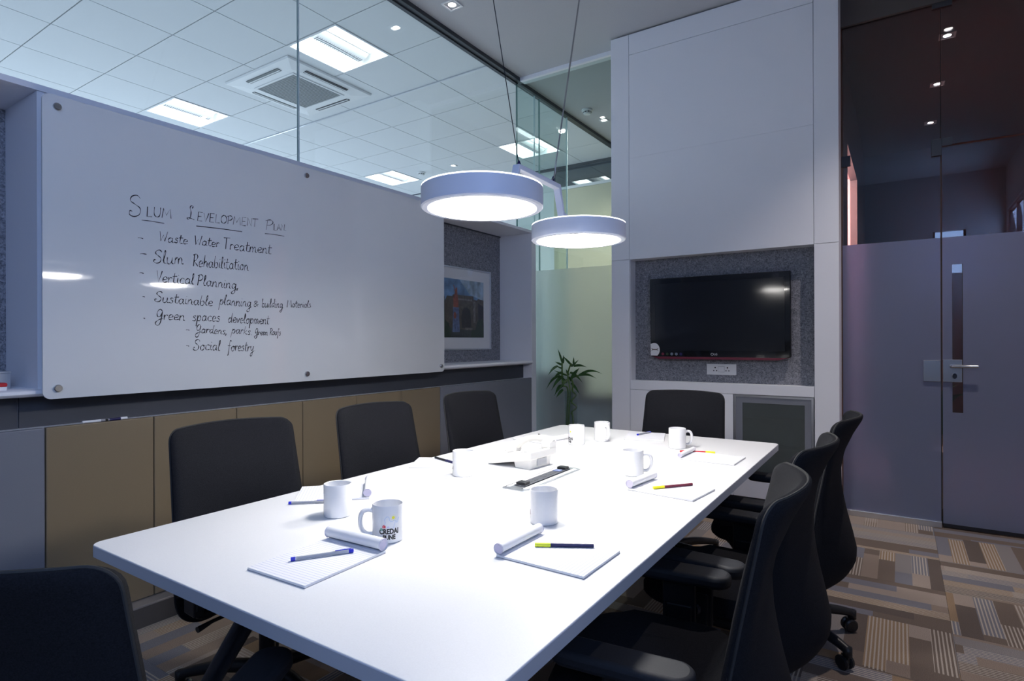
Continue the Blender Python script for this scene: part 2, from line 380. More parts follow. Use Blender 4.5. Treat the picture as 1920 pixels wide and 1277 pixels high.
# ------------------------------------------------------------------ television wall
tv = struct('wall_back', MB()
    .box(-2.053, -.347, YT + .018, 4.845, 1.942, 3.835).box(-2.053, -1.887, YT + .018, 4.845, .08, 1.942).box(-.503, -.347, YT + .018, 4.845, .08, 1.942)
    .box(-1.887, -.503, YT + .018, 4.845, .852, .925)
    .box(-1.887, -1.056, YT + .018, 4.845, .08, .852).box(-1.056, -.503, 4.83, 4.845, .08, .852).box(-1.056, -.503, YT + .018, 4.845, .08, .25)
    .box(-1.887, -.503, 4.79, 4.845, .925, 1.942), MT['white_paint'], 'white panelled wall block carrying the television')
for (x0, x1, z0, z1) in ((-2.053, -1.8925, 1.944, 3.835), (-1.8895, -.5045, 3.664, 3.835), (-1.8895, -.5045, 2.7935, 3.661), (-1.8895, -.5045, 1.941, 2.793), (-.5015, -.347, 1.944, 3.835),
                         (-2.053, -1.8895, .08, 1.941), (-.5015, -.347, .08, 1.941), (-1.8865, -.5045, .852, .928), (-1.8865, -1.058, .08, .849), (-1.055, -.5045, .08, .248)):
    obj('wall_panel', box(x0, x1, YT, YT + .0185, z0, z1), MT['white_paint'], tv, bevel=.0015, seg=1)
obj('felt_panel', box(-1.887, -.503, 4.775, 4.79, .925, 1.942), MT['felt'], tv, label='grey felt backing behind the television')
obj('plinth', box(-2.03, -.37, YT + .02, 4.84, 0, .08), MT['dark_band'], tv)
# glass-door cabinet below the television
cd = obj('cabinet_frame', MB().box(-1.052, -1.037, YT - .004, YT + .018, .252, .848).box(-.522, -.507, YT - .004, YT + .018, .252, .848).box(-1.037, -.522, YT - .004, YT + .018, .833, .848).box(-1.037, -.522, YT - .004, YT + .018, .252, .267), MT['aluminium'], tv)
obj('cabinet_glass', box(-1.037, -.522, YT + .002, YT + .008, .267, .833), MT['glass_cabinet'], cd)
obj('cabinet_border', MB().box(-1.037, -.99, YT + .0005, YT + .0018, .267, .833).box(-.565, -.522, YT + .0005, YT + .0018, .267, .833).box(-.99, -.565, YT + .0005, YT + .0018, .79, .833), MT['grey_panel'], cd)
obj('cabinet_shelf', box(-1.05, -.51, YT + .03, 4.83, .66, .672), MT['white_laminate'], cd)
obj('cabinet_shelf', box(-1.05, -.51, YT + .03, 4.83, .45, .462), MT['white_laminate'], cd)

# ------------------------------------------------------------------ end glass: pane beside the wall unit
def frosted(name, x0, x1, z0, z1, zf, gm, fm, label, hole=None):
    g = struct(name, box(x0, x1, YG - .005, YG + .005, z0, z1), MT[gm], label)
    y0, y1 = YG - .0085, YG - .0055
    m = MB()
    if hole:
        a, b, c, d = hole
        m.box(x0, a, y0, y1, z0, zf).box(b, x1, y0, y1, z0, zf).box(a, b, y0, y1, z0, c).box(a, b, y0, y1, d, zf)
    else: m.box(x0, x1, y0, y1, z0, zf)
    obj('frosted_film', m, MT[fm], g); return g
frosted('window_4', -3.16, -2.06, .04, ZC - .04, 1.938, 'glass_green', 'frost', 'pane with frosted lower part beside the bamboo plant')
g = struct('window_5', box(-3.166, -3.154, YG + .006, 5.922, .02, ZC - .04), MT['glass_green'], 'clear glass pane running on into the hallway')
for y, mm in ((5.206, 'silicone'), (5.304, 'edge_glass'), (5.92, 'silicone')): obj('glass_joint', box(-3.168, -3.152, y - .0025, y + .0025, .02, ZC - .04), MT[mm], g)
obj('glass_joint', box(-3.166, -3.154, YG - .005, YG + .005, 2.292, ZC - .04), MT['edge_glass'], g)
g = frosted('window_6', -.34, .233, .04, 3.52, 1.944, 'glass_smoke', 'frost_smoke', 'fixed pane with frosted lower part beside the door')
obj('floor_channel', box(-.345, .236, YG - .03, YG + .03, 0, .042), MT['aluminium'], g, bevel=.003)
obj('glass_joint', box(.234, .240, YG - .004, YG + .004, .02, 3.50), MT['gasket'], g)
obj('wall_clip', box(-.345, -.288, YG - .018, YG - .009, 2.51, 2.587), MT['clip_metal'], g)
struct('window_7', box(.241, 1.35, YG - .005, YG + .005, 2.565, 3.52), MT['glass_smoke'], 'clear pane above the glass door')
struct('trim_3', box(-.347, 1.35, YG - .03, YG + .03, 3.52, ZC), MT['hall_dark'], 'dark beam over the glass door front')
# door
dr = frosted('door_1', .243, 1.20, .012, 2.552, 1.944, 'glass_smoke', 'frost_smoke', 'frosted glass door with a clear upright slot', hole=(.295, .351, .775, 1.761))
obj('patch_fitting', MB().box(.185, .242, YG - .02, YG - .009, 2.495, 2.607).box(.242, .300, YG - .02, YG - .009, 2.555, 2.607), MT['clip_metal'], dr, bevel=.002)
obj('patch_fitting', MB().box(.191, .301, YG - .02, YG - .009, 3.487, 3.60), MT['clip_metal'], dr, bevel=.002)
obj('strike_plate', box(.136, .232, YG - .024, YG - .009, .978, 1.122), MT['steel'], dr, bevel=.002)
lk = obj('lock_plate', box(.243, .346, YG - .024, YG - .009, .978, 1.127), MT['steel'], dr, bevel=.002)
m = MB(); m.lathe([(0.0001, 0), (.012, 0), (.012, .03), (0.0001, .03)], 16)
for k in range(len(m.v)): x, y, z = m.v[k]; m.v[k] = (.305 + x, YG - .024 - z, 1.02 + y * 1.5)
obj('key_cylinder', m, MT['dark_metal'], lk, smooth=True)
obj('lever_handle', MB().tube([(.29, YG - .02, 1.083), (.29, YG - .062, 1.083), (.295, YG - .068, 1.083), (.425, YG - .068, 1.085)], .0095, 12), MT['steel'], lk, smooth=True)
obj('door_bottom_rail', box(.243, 1.20, YG - .012, YG + .012, .006, .03), MT['dark_metal'], dr)
obj('glass_edge', box(.349, .3515, YG - .010, YG - .0088, .775, 1.761), MT['gasket'], dr)

# ================================================================== OFFICE AND HALLWAY BEYOND THE GLASS
struct('floor_office', MB().box(-9.6, -3.3, -2.2, 7.9, -.1, 0).box(-3.3, -2.06, 4.92, 7.9, -.1, 0), MT['office_floor'], 'pale office floor beyond the glass', cat='floor')
oc = struct('ceiling_office', box(-9.6, -3.19, -2.2, 7.72, ZC + .10, ZC + .15), MT['grid_dark'], 'suspended ceiling of square white tiles beyond the glass', cat='ceiling')
TS = .64
lights_cells = {(-3.82, 3.175), (-6.38, 3.175), (-3.82, 6.375), (-6.38, 6.375)}
tme = box(-.3155, .3155, -.3155, .3155, 0, .018).mesh('ceiling_tile'); tme2 = box(-.3155, .3155, -.307, .3155, 0, .018).mesh('ceiling_tile')
for i in range(-1, 9):
    for j in range(-9, 5):
        x1 = -3.82 - TS * i; y0 = 4.455 + TS * j
        if any(abs(x1 - a) < .05 and abs(y0 - b) < .05 for a, b in lights_cells): continue
        if x1 < -9.0 or y0 < -1.9: continue
        me = tme2 if j == 0 else tme
        t = obj('ceiling_tile', me, MT['office_tile'], oc, loc=(x1 - TS / 2, y0 + TS / 2, ZC + .001))
obj('grid_bar', box(-9.6, -3.19, 4.447, 4.463, ZC - .012, ZC + .012), MT['aluminium'], oc, label='thick bar across the tiled ceiling')
struct('wall_office', MB().box(-9.7, -9.6, -2.2, 7.9, 0, .6).box(-9.7, -9.6, -2.2, 7.9, 2.9, 3.95).box(-9.7, -9.6, -2.2, -1.2, .6, 2.9).box(-9.7, -9.6, 7.2, 7.9, .6, 2.9).box(-9.7, -3.3, -2.3, -2.2, 0, 3.95).box(-9.7, -4.33, 7.7, 7.8, 0, ZC), MT['office_white'], 'white walls of the office beyond the glass', cat='wall')
# hallway on the left
hw = struct('wall_hall', MB().box(-4.33, -2.06, 7.7, 7.8, 0, 3.51), MT['hall_yellow'], 'pale yellow hallway wall beyond the frosted pane', cat='wall')
obj('ledge', box(-4.58, -2.06, 7.68, 7.80, 3.51, 3.55), MT['office_white'], hw)
obj('beam', box(-4.58, -2.06, 7.66, 7.72, ZC - .03, ZC + .02), MT['clip_metal'], hw)
g = struct('window_8', box(-4.58, -2.06, 7.73, 7.735, 3.55, ZC - .03), MT['glass_teal'], 'strip of tinted glass high on the hallway wall')
obj('backing', box(-4.58, -2.06, 8.3, 8.32, 3.4, ZC), MT['hall_dark'], g)
struct('ceiling_hall', MB().box(-3.13, -2.06, YG + .06, 7.7, ZC, ZC + .1), MT['ceiling_paint'], 'grey painted hallway ceiling', cat='ceiling')
struct('trim_4', MB().box(-3.19, -3.13, YG + .03, 7.7, ZC - .035, ZC + .1), MT['clip_metal'], 'dark track along the edge of the tiled ceiling')
struct('wall_core', MB().box(-2.06, -2.0, 4.9, 7.9, 0, 3.95).box(-.47, -.40, 4.9, 6.34, 0, 3.95).box(-.47, -.40, 6.34, 7.85, 3.11, 3.95).box(-.47, -.40, 7.85, 9.7, 0, 3.95), MT['hall_dark'], 'dark wall with a doorway along the hallway behind the door', cat='wall')
struct('wall_pink', MB().box(-2.0, -1.95, 6.0, 8.4, 0, 3.3).box(-2.0, -.47, 8.35, 8.4, 0, 3.3).box(-2.0, -.47, 6.0, 6.05, 0, 3.3).box(-2.0, -.47, 6.0, 8.4, 3.25, 3.3), MT['pink_wall'], 'pink lit room seen through the doorway', cat='wall')
struct('wall_corridor', MB().box(-.47, 2.4, 9.7, 9.8, 0, 3.95).box(2.3, 2.4, 4.9, 9.7, 0, 3.95), MT['hall_dark'], 'dark end wall of the hallway behind the door', cat='wall')
struct('floor_corridor', box(-2.0, 2.4, 4.92, 9.8, -.1, 0), MT['hall_floor'], 'brown hallway floor behind the door', cat='floor')
struct('ceiling_corridor', box(-.40, 2.4, 4.92, 9.7, ZC, ZC + .1), MT['hall_dark'], 'dark hallway ceiling behind the door', cat='ceiling')
point('pink_room_lamp', (-1.1, 7.2, 2.9), 330, (1, .55, .50), .15)
spot('corridor_spot', (.33, 6.20, ZC - .012), 34, (1, .78, .72)); spot('corridor_spot', (.33, 7.32, ZC - .012), 34, (1, .78, .72)); spot('corridor_spot', (.33, 8.58, ZC - .012), 34, (1, .78, .72))
spot('room_spot', (.35, 3.66, ZC - .012), 112, (1, .89, .83), 96)
spot('room_spot', (-2.86, 3.50, ZC - .012), 18, (1, .80, .72), 80)
spot('hall_spot', (-2.88, 6.32, ZC - .012), 150, (1, .95, .85), 150)

t = thing('hall_cabinet', 'dark low cabinet blurred behind the frosted pane by the bamboo', 'cabinet', (-3.35, 5.75, 0))
obj('body', box(-.42, .42, -.2, .2, .06, .88), MT['dark_band'], t); obj('top', box(-.44, .44, -.22, .22, .88, .905), MT['dark_metal'], t); obj('plinth', box(-.4, .4, -.17, .17, 0, .06), MT['black_plastic'], t)
t = thing('hall_cabinet', 'grey low cabinet with a dark top blurred behind the frosted pane', 'cabinet', (-2.50, 5.75, 0))
obj('body', box(-.40, .40, -.2, .2, .06, .60), MT['grey_panel'], t); obj('top', box(-.42, .42, -.22, .22, .60, .68), MT['black_plastic'], t); obj('plinth', box(-.38, .38, -.17, .17, 0, .06), MT['black_plastic'], t)

# ------------------------------------------------------------------ ceiling fittings
def fixture(loc, label):
    t = thing('ceiling_light', label, 'ceiling light', loc, 0, 'square recessed office lights')
    h = .318
    obj('frame', MB().box(-h, h, -h, -h + .02, -.006, .02).box(-h, h, h - .02, h, -.006, .02).box(-h, -h + .02, -h + .02, h - .02, -.006, .02).box(h - .02, h, -h + .02, h - .02, -.006, .02), MT['ac_white'], t)
    obj('housing', MB().box(-h + .02, h - .02, -h + .02, h - .02, .075, .085).box(-h + .005, -h + .02, -h + .02, h - .02, .02, .085).box(h - .02, h - .005, -h + .02, h - .02, .02, .085).box(-h + .005, h - .005, -h + .005, -h + .02, .02, .085).box(-h + .005, h - .005, h - .02, h - .005, .02, .085), MT['lamp_inner'], t)
    for s in (-1, 1):   # curved glowing wings
        m = MB(); vs = []; n = 8
        for k in range(n + 1):
            a = k / n; x = s * (.295 - .185 * a); z = .015 + .05 * math.sin(a * math.pi * .5)
            vs += [(x, -.29, z), (x, .29, z)]
        m.add(vs, [(2 * k, 2 * k + 1, 2 * k + 3, 2 * k + 2) for k in range(n)]); obj('diffuser', m, MT['tube_glow'], t, smooth=True)
    m = MB(); vs = []; n = 8
    for k in range(n + 1):
        a = math.pi * k / n; x = -.10 * math.cos(a); z = .06 - .055 * math.sin(a); vs += [(x, -.27, z), (x, .25, z)]
    m.add(vs, [(2 * k, 2 * k + 1, 2 * k + 3, 2 * k + 2) for k in range(n)] + [tuple(2 * k for k in range(n, -1, -1)), tuple(2 * k + 1 for k in range(n + 1))])
    lv = obj('basket', m, MT['louver_glow'], t, smooth=True)
    for y in range(-12, 12): obj('slot', slot_me, MT['grid_dark'], lv, loc=(0, y * .021, .0035))
    for s in (-1, 1): obj('basket_edge', box(s * .104 - .004, s * .104 + .004, -.275, .255, .045, .065), MT['phone_grey'], lv)
    return t
slot_me = box(-.03, .03, -.004, .004, -.0005, .0005).mesh('slot')
fixture((-4.14, 3.495, ZC), 'square recessed ceiling light next to the air conditioner, crossed by the glass joint')
fixture((-6.70, 3.495, ZC), 'square recessed ceiling light just above the writing board top edge')
fixture((-4.14, 6.695, ZC), 'square recessed ceiling light seen between the hanging lamp cords')
fixture((-6.70, 6.695, ZC), 'square recessed ceiling light low behind the round hanging lamp')
fixture((-4.14, .295, ZC), 'square recessed ceiling light added out of view to even the light, over the room side'); fixture((-6.70, .295, ZC), 'square recessed ceiling light added out of view to even the light')  # unseen fixtures continuing the grid, added to even out the office light

ac = thing('air_conditioner', 'white ceiling cassette air conditioner among the office ceiling tiles', 'air conditioner', (-5.10, 3.79, ZC))
h = .505
m = MB(); pts = [(h, -.002), (h - .01, -.018), (.36, -.034), (.30, -.034)]
for k in range(4):
    a = R(90 * k); c, s = round(math.cos(a)), round(math.sin(a))
    def rr(x, y, z): return (x * c - y * s, x * s + y * c, z)
    for (r1, z1), (r2, z2) in zip(pts[:-1], pts[1:]): m.add([rr(r1, -r1, z1), rr(r1, r1, z1), rr(r2, r2, z2), rr(r2, -r2, z2)], [(0, 1, 2, 3)])
obj('body_panel', m, MT['ac_white'], ac)
gr = obj('intake_grille', box(-.287, .287, -.287, .287, -.036, -.028), MT['ac_grille'], ac)
for k in range(26):
    obj('grille_bar', box(-.285, .285, -.281 + k * .0222, -.277 + k * .0222, -.0385, -.036), MT['phone_grey'], gr)
obj('grille_frame', MB().box(-.31, .31, -.31, -.287, -.042, -.03).box(-.31, .31, .287, .31, -.042, -.03).box(-.31, -.287, -.287, .287, -.042, -.03).box(.287, .31, -.287, .287, -.042, -.03), MT['ac_white'], ac, bevel=.004)
for k in range(4):
    m = MB().box(.385, .435, -.25, .25, -.0335, -.0255); v = MB().box(.40, .412, -.25, .25, -.038, -.0335)
    o = obj('air_outlet', m, MT['black_plastic'] if k in (0, 1) else MT['ac_grille'], ac); o.rotation_euler = (0, 0, R(90 * k))
    if k in (2, 3): pass
    obj('louver', v, MT['ac_white'], o)

def downlight(loc, label, glow=True, sz=.045):
    t = thing('downlight', label, 'downlight', loc, 0, 'small square downlights')
    obj('bezel', MB().box(-sz, sz, -sz, -sz + .012, -.006, .004).box(-sz, sz, sz - .012, sz, -.006, .004).box(-sz, -sz + .012, -sz + .012, sz - .012, -.006, .004).box(sz - .012, sz, -sz + .012, sz - .012, -.006, .004), MT['ac_white'], t)
    obj('lamp', MB().lathe([(0.0001, -.004), (.028, -.002), (.030, .0), (0.0001, .001)], 16), MT['down_glow'], t, smooth=True)
    obj('reflector', box(-sz + .012, sz - .012, -sz + .012, sz - .012, -.0005, .0), MT['phone_grey'], t)
downlight((-2.86, 3.50, ZC - .001), 'small square downlight in the grey ceiling above the side glass', sz=.062)
downlight((.35, 3.66, ZC - .001), 'small square downlight in the room ceiling in front of the door')
downlight((-2.88, 6.32, ZC - .001), 'small square downlight in the hallway ceiling beside the smoke detector')
downlight((-5.47, 6.71, ZC - .001), 'small square downlight in the tiled ceiling above the round lamp')
downlight((.35, 6.20, ZC - .001), 'uppermost small square downlight behind the glass door', sz=.06)
downlight((.33, 7.32, ZC - .001), 'middle small square downlight behind the glass door', sz=.06)
downlight((.32, 8.58, ZC - .001), 'lowest small square downlight behind the glass door', sz=.06)
def detector(loc, label):
    t = thing('smoke_detector', label, 'smoke detector', loc, 0, 'round white smoke detectors')
    obj('base', MB().lathe([(0.0001, 0), (.062, 0), (.062, -.014), (.05, -.02), (0.0001, -.02)], 24), MT['ac_white'], t, smooth=True)
    obj('sensor_head', MB().lathe([(.046, -.02), (.046, -.04), (.036, -.05), (0.0001, -.052)], 24), MT['ac_white'], t, smooth=True)
    for k in range(8):
        o = obj('vent', box(.0455, .0475, -.011, .011, -.036, -.026), MT['black_plastic'], t); o.rotation_euler = (0, 0, R(45 * k))
detector((-2.91, 5.94, ZC), 'round white smoke detector on the grey hallway ceiling')
detector((-6.10, 6.71, ZC), 'round white smoke detector on the tiled ceiling left of the lamp')

# ================================================================== WHITEBOARD
t = thing('whiteboard', 'large white glass writing board with rounded corners and handwritten notes', 'whiteboard', (-2.812, 2.118, 1.644))
hy, hz = 1.219, .608
m = MB().prism(rrect(-hy, hy, -hz, hz, .028), -.008, 0, lambda a, b, c: (c, a, b)); bd = obj('board', m, MT['board_glass'], t)
for y in (-1.17, .012, 1.18):
    for z in (-.566, .562):
        if y > 1 and z > 0: pass
        m = MB().lathe([(0.0001, .012), (.012, .012), (.0145, .009), (.0145, 0), (.008, 0), (.008, -.045), (0.0001, -.045)], 20)
        for k in range(len(m.v)): a, b, c = m.v[k]; m.v[k] = (c, y + a, z + b)
        obj('standoff_stud', m, MT['steel'], t, smooth=True)
GL = {  # single-stroke handwriting alphabet: width, strokes (list = smooth, tuple = straight)
'S': (.62, [[(.55, .85), (.42, 1), (.2, .95), (.12, .75), (.3, .58), (.5, .38), (.45, .1), (.22, 0), (.03, .1), (.06, .28), (.16, .24)]]),
'L': (.5, [((.1, 1), (.1, 0), (.45, .02))]), 'U': (.62, [[(.08, 1), (.1, .25), (.3, 0), (.5, .2), (.53, 1)]]), 'M': (.78, [((.05, 0), (.13, 1), (.36, .3), (.62, 1), (.72, 0))]),
'D': (.62, [[(.42, .80), (.5, .95), (.38, 1), (.27, .85), (.33, .55), (.25, .15), (.08, .02), (.02, .12), (.2, .12), (.55, .0)]]),
'E': (.5, [((.45, 1), (.1, 1), (.08, 0), (.45, 0)), ((.08, .5), (.38, .52))]), 'V': (.52, [((.05, 1), (.25, 0), (.48, 1))]), 'O': (.6, [[(.3, 1), (.08, .7), (.1, .2), (.3, 0), (.52, .25), (.52, .75), (.3, 1)]]),
'P': (.52, [((.12, 1), (.08, 0)), [(.0, .9), (.3, 1.02), (.47, .78), (.32, .5), (.1, .46)]]), 'N': (.58, [((.08, 0), (.1, 1), (.48, 0), (.5, 1))]), 'T': (.52, [((.25, 1), (.23, 0)), ((0, .98), (.55, 1.02))]),
'A': (.52, [((.02, 0), (.25, 1), (.48, 0)), ((.1, .35), (.4, .35))]), 'W': (.72, [((.03, 1), (.17, 0), (.36, .65), (.5, 0), (.68, 1.05))]),
'R': (.55, [((.14, 1), (.08, 0)), [(.0, .9), (.32, 1.02), (.46, .78), (.3, .52), (.12, .46), (.3, .25), (.52, 0)]]),
'G': (.62, [[(.5, .82), (.3, 1), (.1, .7), (.15, .32), (.38, .34), (.52, .8)], [(.52, .8), (.42, -.3), (.2, -.55), (.03, -.3), (.3, 0), (.62, .12)]]),
'a': (.55, [[(.4, .42), (.25, .5), (.08, .32), (.12, .06), (.25, .02), (.4, .2), (.42, .5)], [(.42, .5), (.42, .1), (.55, .03)]]), 'b': (.5, [[(.14, 1), (.08, .4), (.12, .05), (.3, 0), (.42, .2), (.35, .45), (.14, .38)]]),
'c': (.46, [[(.42, .42), (.25, .5), (.08, .3), (.15, .03), (.46, .06)]]), 'd': (.56, [[(.42, .4), (.22, .5), (.07, .25), (.18, .02), (.42, .25)], [(.47, 1), (.42, .15), (.56, .03)]]),
'e': (.46, [[(.06, .22), (.38, .3), (.35, .47), (.2, .5), (.07, .28), (.15, .02), (.46, .08)]]), 'f': (.45, [[(.45, .9), (.33, 1), (.24, .8), (.2, -.3), (.08, -.42)], ((.04, .5), (.42, .52))]),
'g': (.56, [[(.42, .42), (.22, .5), (.08, .26), (.2, .02), (.4, .22), (.44, .5)], [(.44, .5), (.4, -.3), (.22, -.5), (.1, -.35), (.56, .05)]]), 'h': (.52, [[(.16, 1), (.1, .4), (.08, 0)], [(.09, .25), (.28, .5), (.4, .35), (.4, .06), (.52, .03)]]),
'i': (.24, [[(.1, .5), (.09, .1), (.24, .03)], ((.12, .72), (.14, .76))]), 'k': (.48, [((.14, 1), (.08, 0)), ((.4, .5), (.12, .22), (.46, 0))]), 'l': (.28, [[(.04, .2), (.2, .75), (.18, 1), (.1, .75), (.1, .1), (.28, .03)]]),
'm': (.72, [((.08, .5), (.07, 0)), [(.08, .28), (.22, .5), (.32, .35), (.32, 0)], [(.32, .28), (.47, .5), (.57, .35), (.58, .05), (.72, .03)]]), 'n': (.52, [((.08, .5), (.07, 0)), [(.08, .28), (.26, .5), (.38, .35), (.38, .06), (.52, .03)]]),
'o': (.5, [[(.25, .5), (.08, .3), (.15, .02), (.35, .05), (.42, .3), (.25, .5), (.5, .42)]]), 'p': (.5, [((.12, .55), (.02, -.5)), [(.1, .28), (.28, .52), (.42, .3), (.3, .02), (.08, .1)]]), 'r': (.38, [[(.07, .5), (.09, 0)], [(.08, .25), (.2, .48), (.38, .42)]]),
's': (.42, [[(.36, .44), (.22, .5), (.12, .38), (.32, .2), (.26, .01), (.02, .05)]]), 't': (.36, [[(.17, .9), (.13, .1), (.36, .04)], ((.0, .58), (.38, .62))]), 'u': (.54, [[(.06, .5), (.07, .1), (.22, .0), (.38, .2), (.4, .5)], [(.4, .5), (.4, .08), (.54, .03)]]),
'v': (.44, [[(.04, .48), (.18, .02), (.38, .48), (.44, .44)]]), 'y': (.54, [[(.06, .5), (.1, .15), (.28, .1), (.42, .5)], [(.42, .5), (.34, -.35), (.14, -.48), (.12, -.28), (.54, .04)]]),
'&': (.45, [[(.42, .0), (.1, .62), (.24, .8), (.3, .58), (.05, .2), (.2, 0), (.44, .32)]]), ',': (.2, [((.1, .1), (.03, -.18))]), '.': (.18, [((.08, .02), (.11, .06))])}
WORDS = [("S",1.210,1.813,1.269,1.824,0.092),("LUM",1.278,1.826,1.391,1.835,0.044),("D",1.460,1.842,1.499,1.847,0.066),("EVELOPMENT",1.506,1.845,1.825,1.865,0.042),("P",1.869,1.859,1.918,1.863,0.053),("LAN.",1.918,1.863,1.999,1.872,0.034),("Waste",1.333,1.722,1.463,1.725,0.044),("Water",1.493,1.729,1.618,1.731,0.044),("Treatment",1.636,1.726,1.905,1.732,0.056),("Slum",1.310,1.619,1.444,1.627,0.060),("Rehabilitation",1.486,1.623,1.773,1.631,0.058),("Vertical",1.318,1.534,1.492,1.536,0.052),("Planning,",1.505,1.534,1.719,1.529,0.052),("Sustainable",1.313,1.444,1.583,1.438,0.048),("planning",1.615,1.447,1.788,1.441,0.052),("&",1.799,1.445,1.827,1.446,0.036),("building",1.847,1.444,1.976,1.446,0.046),("Materials",2.000,1.451,2.160,1.456,0.040),("Green",1.317,1.363,1.449,1.364,0.048),("spaces",1.482,1.361,1.621,1.363,0.050),("development",1.660,1.359,1.891,1.356,0.050),("Gardens,",1.498,1.307,1.656,1.299,0.040),("parks.",1.678,1.306,1.791,1.297,0.042),("Green",1.807,1.298,1.883,1.296,0.034),("Roofs",1.895,1.298,1.962,1.296,0.036),("Social",1.486,1.223,1.620,1.218,0.052),("forestry.",1.656,1.217,1.810,1.211,0.052)]
DASH = [(1.261,1.805,1.357,1.807),(1.504,1.818,1.739,1.828),(1.868,1.837,1.986,1.841),(1.246,1.724,1.267,1.724),(1.255,1.654,1.281,1.656),(1.252,1.569,1.269,1.569),(1.263,1.463,1.273,1.464),(1.267,1.368,1.274,1.367),(1.454,1.319,1.470,1.318),(1.455,1.244,1.468,1.242)]
def ribbon(mb, pts, w):
    n = len(pts)
    L_ = []; R_ = []
    for i, (y, z) in enumerate(pts):
        a = pts[max(i - 1, 0)]; b = pts[min(i + 1, n - 1)]; dy, dz = b[0] - a[0], b[1] - a[1]; l = math.hypot(dy, dz) or 1
        ww = w * (.8 + .35 * math.sin(i * .7 + y * 90)); L_.append((.0006, y - dz / l * ww, z + dy / l * ww)); R_.append((.0006, y + dz / l * ww, z - dy / l * ww))
    mb.add(L_ + R_, [(i, n + i, n + i + 1, i + 1) for i in range(n - 1)])
for (s, y0, z0, y1, z1, hh) in WORDS:
    tot = sum(GL[c][0] for c in s); dx = math.hypot(y1 - y0, z1 - z0); ang = math.atan2(z1 - z0, y1 - y0); sx = dx / tot; m = MB(); pen = 0
    for c in s:
        wd, strokes = GL[c]; jit = random.uniform(-.03, .03)
        for st in strokes:
            p = [(x, y + jit, 0) for x, y in st]
            q = smooth_path(p, 5) if isinstance(st, list) else [Vector(a) for a in p]
            pts = []
            for a in q:
                lx = (pen + a.x + a.y * .10) * sx; ly = a.y * hh
                pts.append((y0 + lx * math.cos(ang) - ly * math.sin(ang) - 2.118, z0 + lx * math.sin(ang) + ly * math.cos(ang) - 1.644))
            ribbon(m, pts, .0021)
        pen += wd
    obj('handwritten_word', m, MT['ink'], bd)
for (y0, z0, y1, z1) in DASH:
    m = MB(); ribbon(m, [(y0 + (y1 - y0) * k / 4 - 2.118, z0 + (z1 - z0) * k / 4 - 1.644 + .0012 * math.sin(k)) for k in range(5)], .0019); obj('pen_stroke', m, MT['ink'], bd)

# ================================================================== TELEVISION, SOCKET, PICTURE
t = thing('television', 'black flat television with sticker mounted on grey felt', 'television', (-1.192, 4.775, 1.135))
W2, H2 = .531, .637
t.rotation_euler = (R(1.8), 0, R(.9))
obj('casing', MB().prism([(-W2, 0), (-W2, H2), (W2, H2), (W2, 0), (W2 - .09, -.022), (-W2 + .07, -.022)], -.08, -.035, lambda a, b, c: (a, c, b)), MT['black_gloss'], t, bevel=.006)
obj('back_cover', box(-.4, .4, -.036, -.003, .08, .56), MT['black_plastic'], t)
obj('screen', box(-W2 + .042, W2 - .042, -.0815, -.08, .045, H2 - .045), MT['tv_screen'], t)
obj('trim_strip', MB().prism([(-W2 + .07, -.0225), (W2 - .09, -.0225), (W2 - .02, -.004), (-W2 + .02, -.004)], -.0825, -.07, lambda a, b, c: (a, c, b)), MT['maroon'], t, label='dark red lower edge')
obj('bezel_edge', MB().box(-W2 + .036, -W2 + .042, -.084, -.0795, .04, H2 - .04).box(W2 - .042, W2 - .036, -.084, -.0795, .04, H2 - .04).box(-W2 + .036, W2 - .036, -.084, -.0795, H2 - .042, H2 - .038).box(-W2 + .036, W2 - .036, -.084, -.0795, .038, .043), MT['black_gloss'], t)
v, f = text_polys('LG', .022, .0004)
obj('logo', MB().add([(x - .02, -.0815, y + .011) for x, y in v], f), MT['aluminium'], t)
lr = obj('logo_ring', MB().lathe([(.008, 0), (.0105, 0), (.0105, .0008), (.008, .0008)], 20, closed=True), MT['aluminium'], t)
lr.rotation_euler = (R(90), 0, 0); lr.location = (-.033, -.0808, .018)
def sector(cx, cz, r, y, n=16): return MB().add([(cx, y, cz)] + [(cx + r * math.cos(R(90) * k / n), y, cz + r * math.sin(R(90) * k / n)) for k in range(n + 1)], [(0, k + 1, k + 2) for k in range(n)])
def disc(cx, cz, r, y, n=18): return MB().add([(cx + r * math.cos(2 * math.pi * k / n), y, cz + r * math.sin(2 * math.pi * k / n)) for k in range(n)], [tuple(range(n))])
def dome(cx, cz, rx, rz, y):
    p = [(cx - rx * .98, y, cz - rz)] + [(cx + rx * math.cos(a) if math.cos(a) > -.55 else cx - rx * .98, y, cz + rz * math.sin(a)) for a in [R(-60 + 10 * k) for k in range(20)]] + [(cx - rx * .98, y, cz + rz * .8)]
    return p
st = obj('sticker_border', MB().add([(-W2 + .003, -.0852, 0.004), (-W2 + .085, -.0852, .004)] + [(-W2 + .035 + .058 * math.cos(R(a)), -.0852, .055 + .068 * math.sin(R(a))) for a in range(-30, 126, 12)] + [(-W2 + .003, -.0852, .115)], [tuple(range(17))]), MT['maroon'], t)
obj('sticker', MB().add([(-W2 + .003, -.0855, 0.004), (-W2 + .06, -.0855, .004)] + [(-W2 + .033 + .047 * math.cos(R(a)), -.0855, .052 + .056 * math.sin(R(a))) for a in range(-40, 126, 12)] + [(-W2 + .003, -.0855, .1)], [tuple(range(17))]), MT['white_laminate'], st)
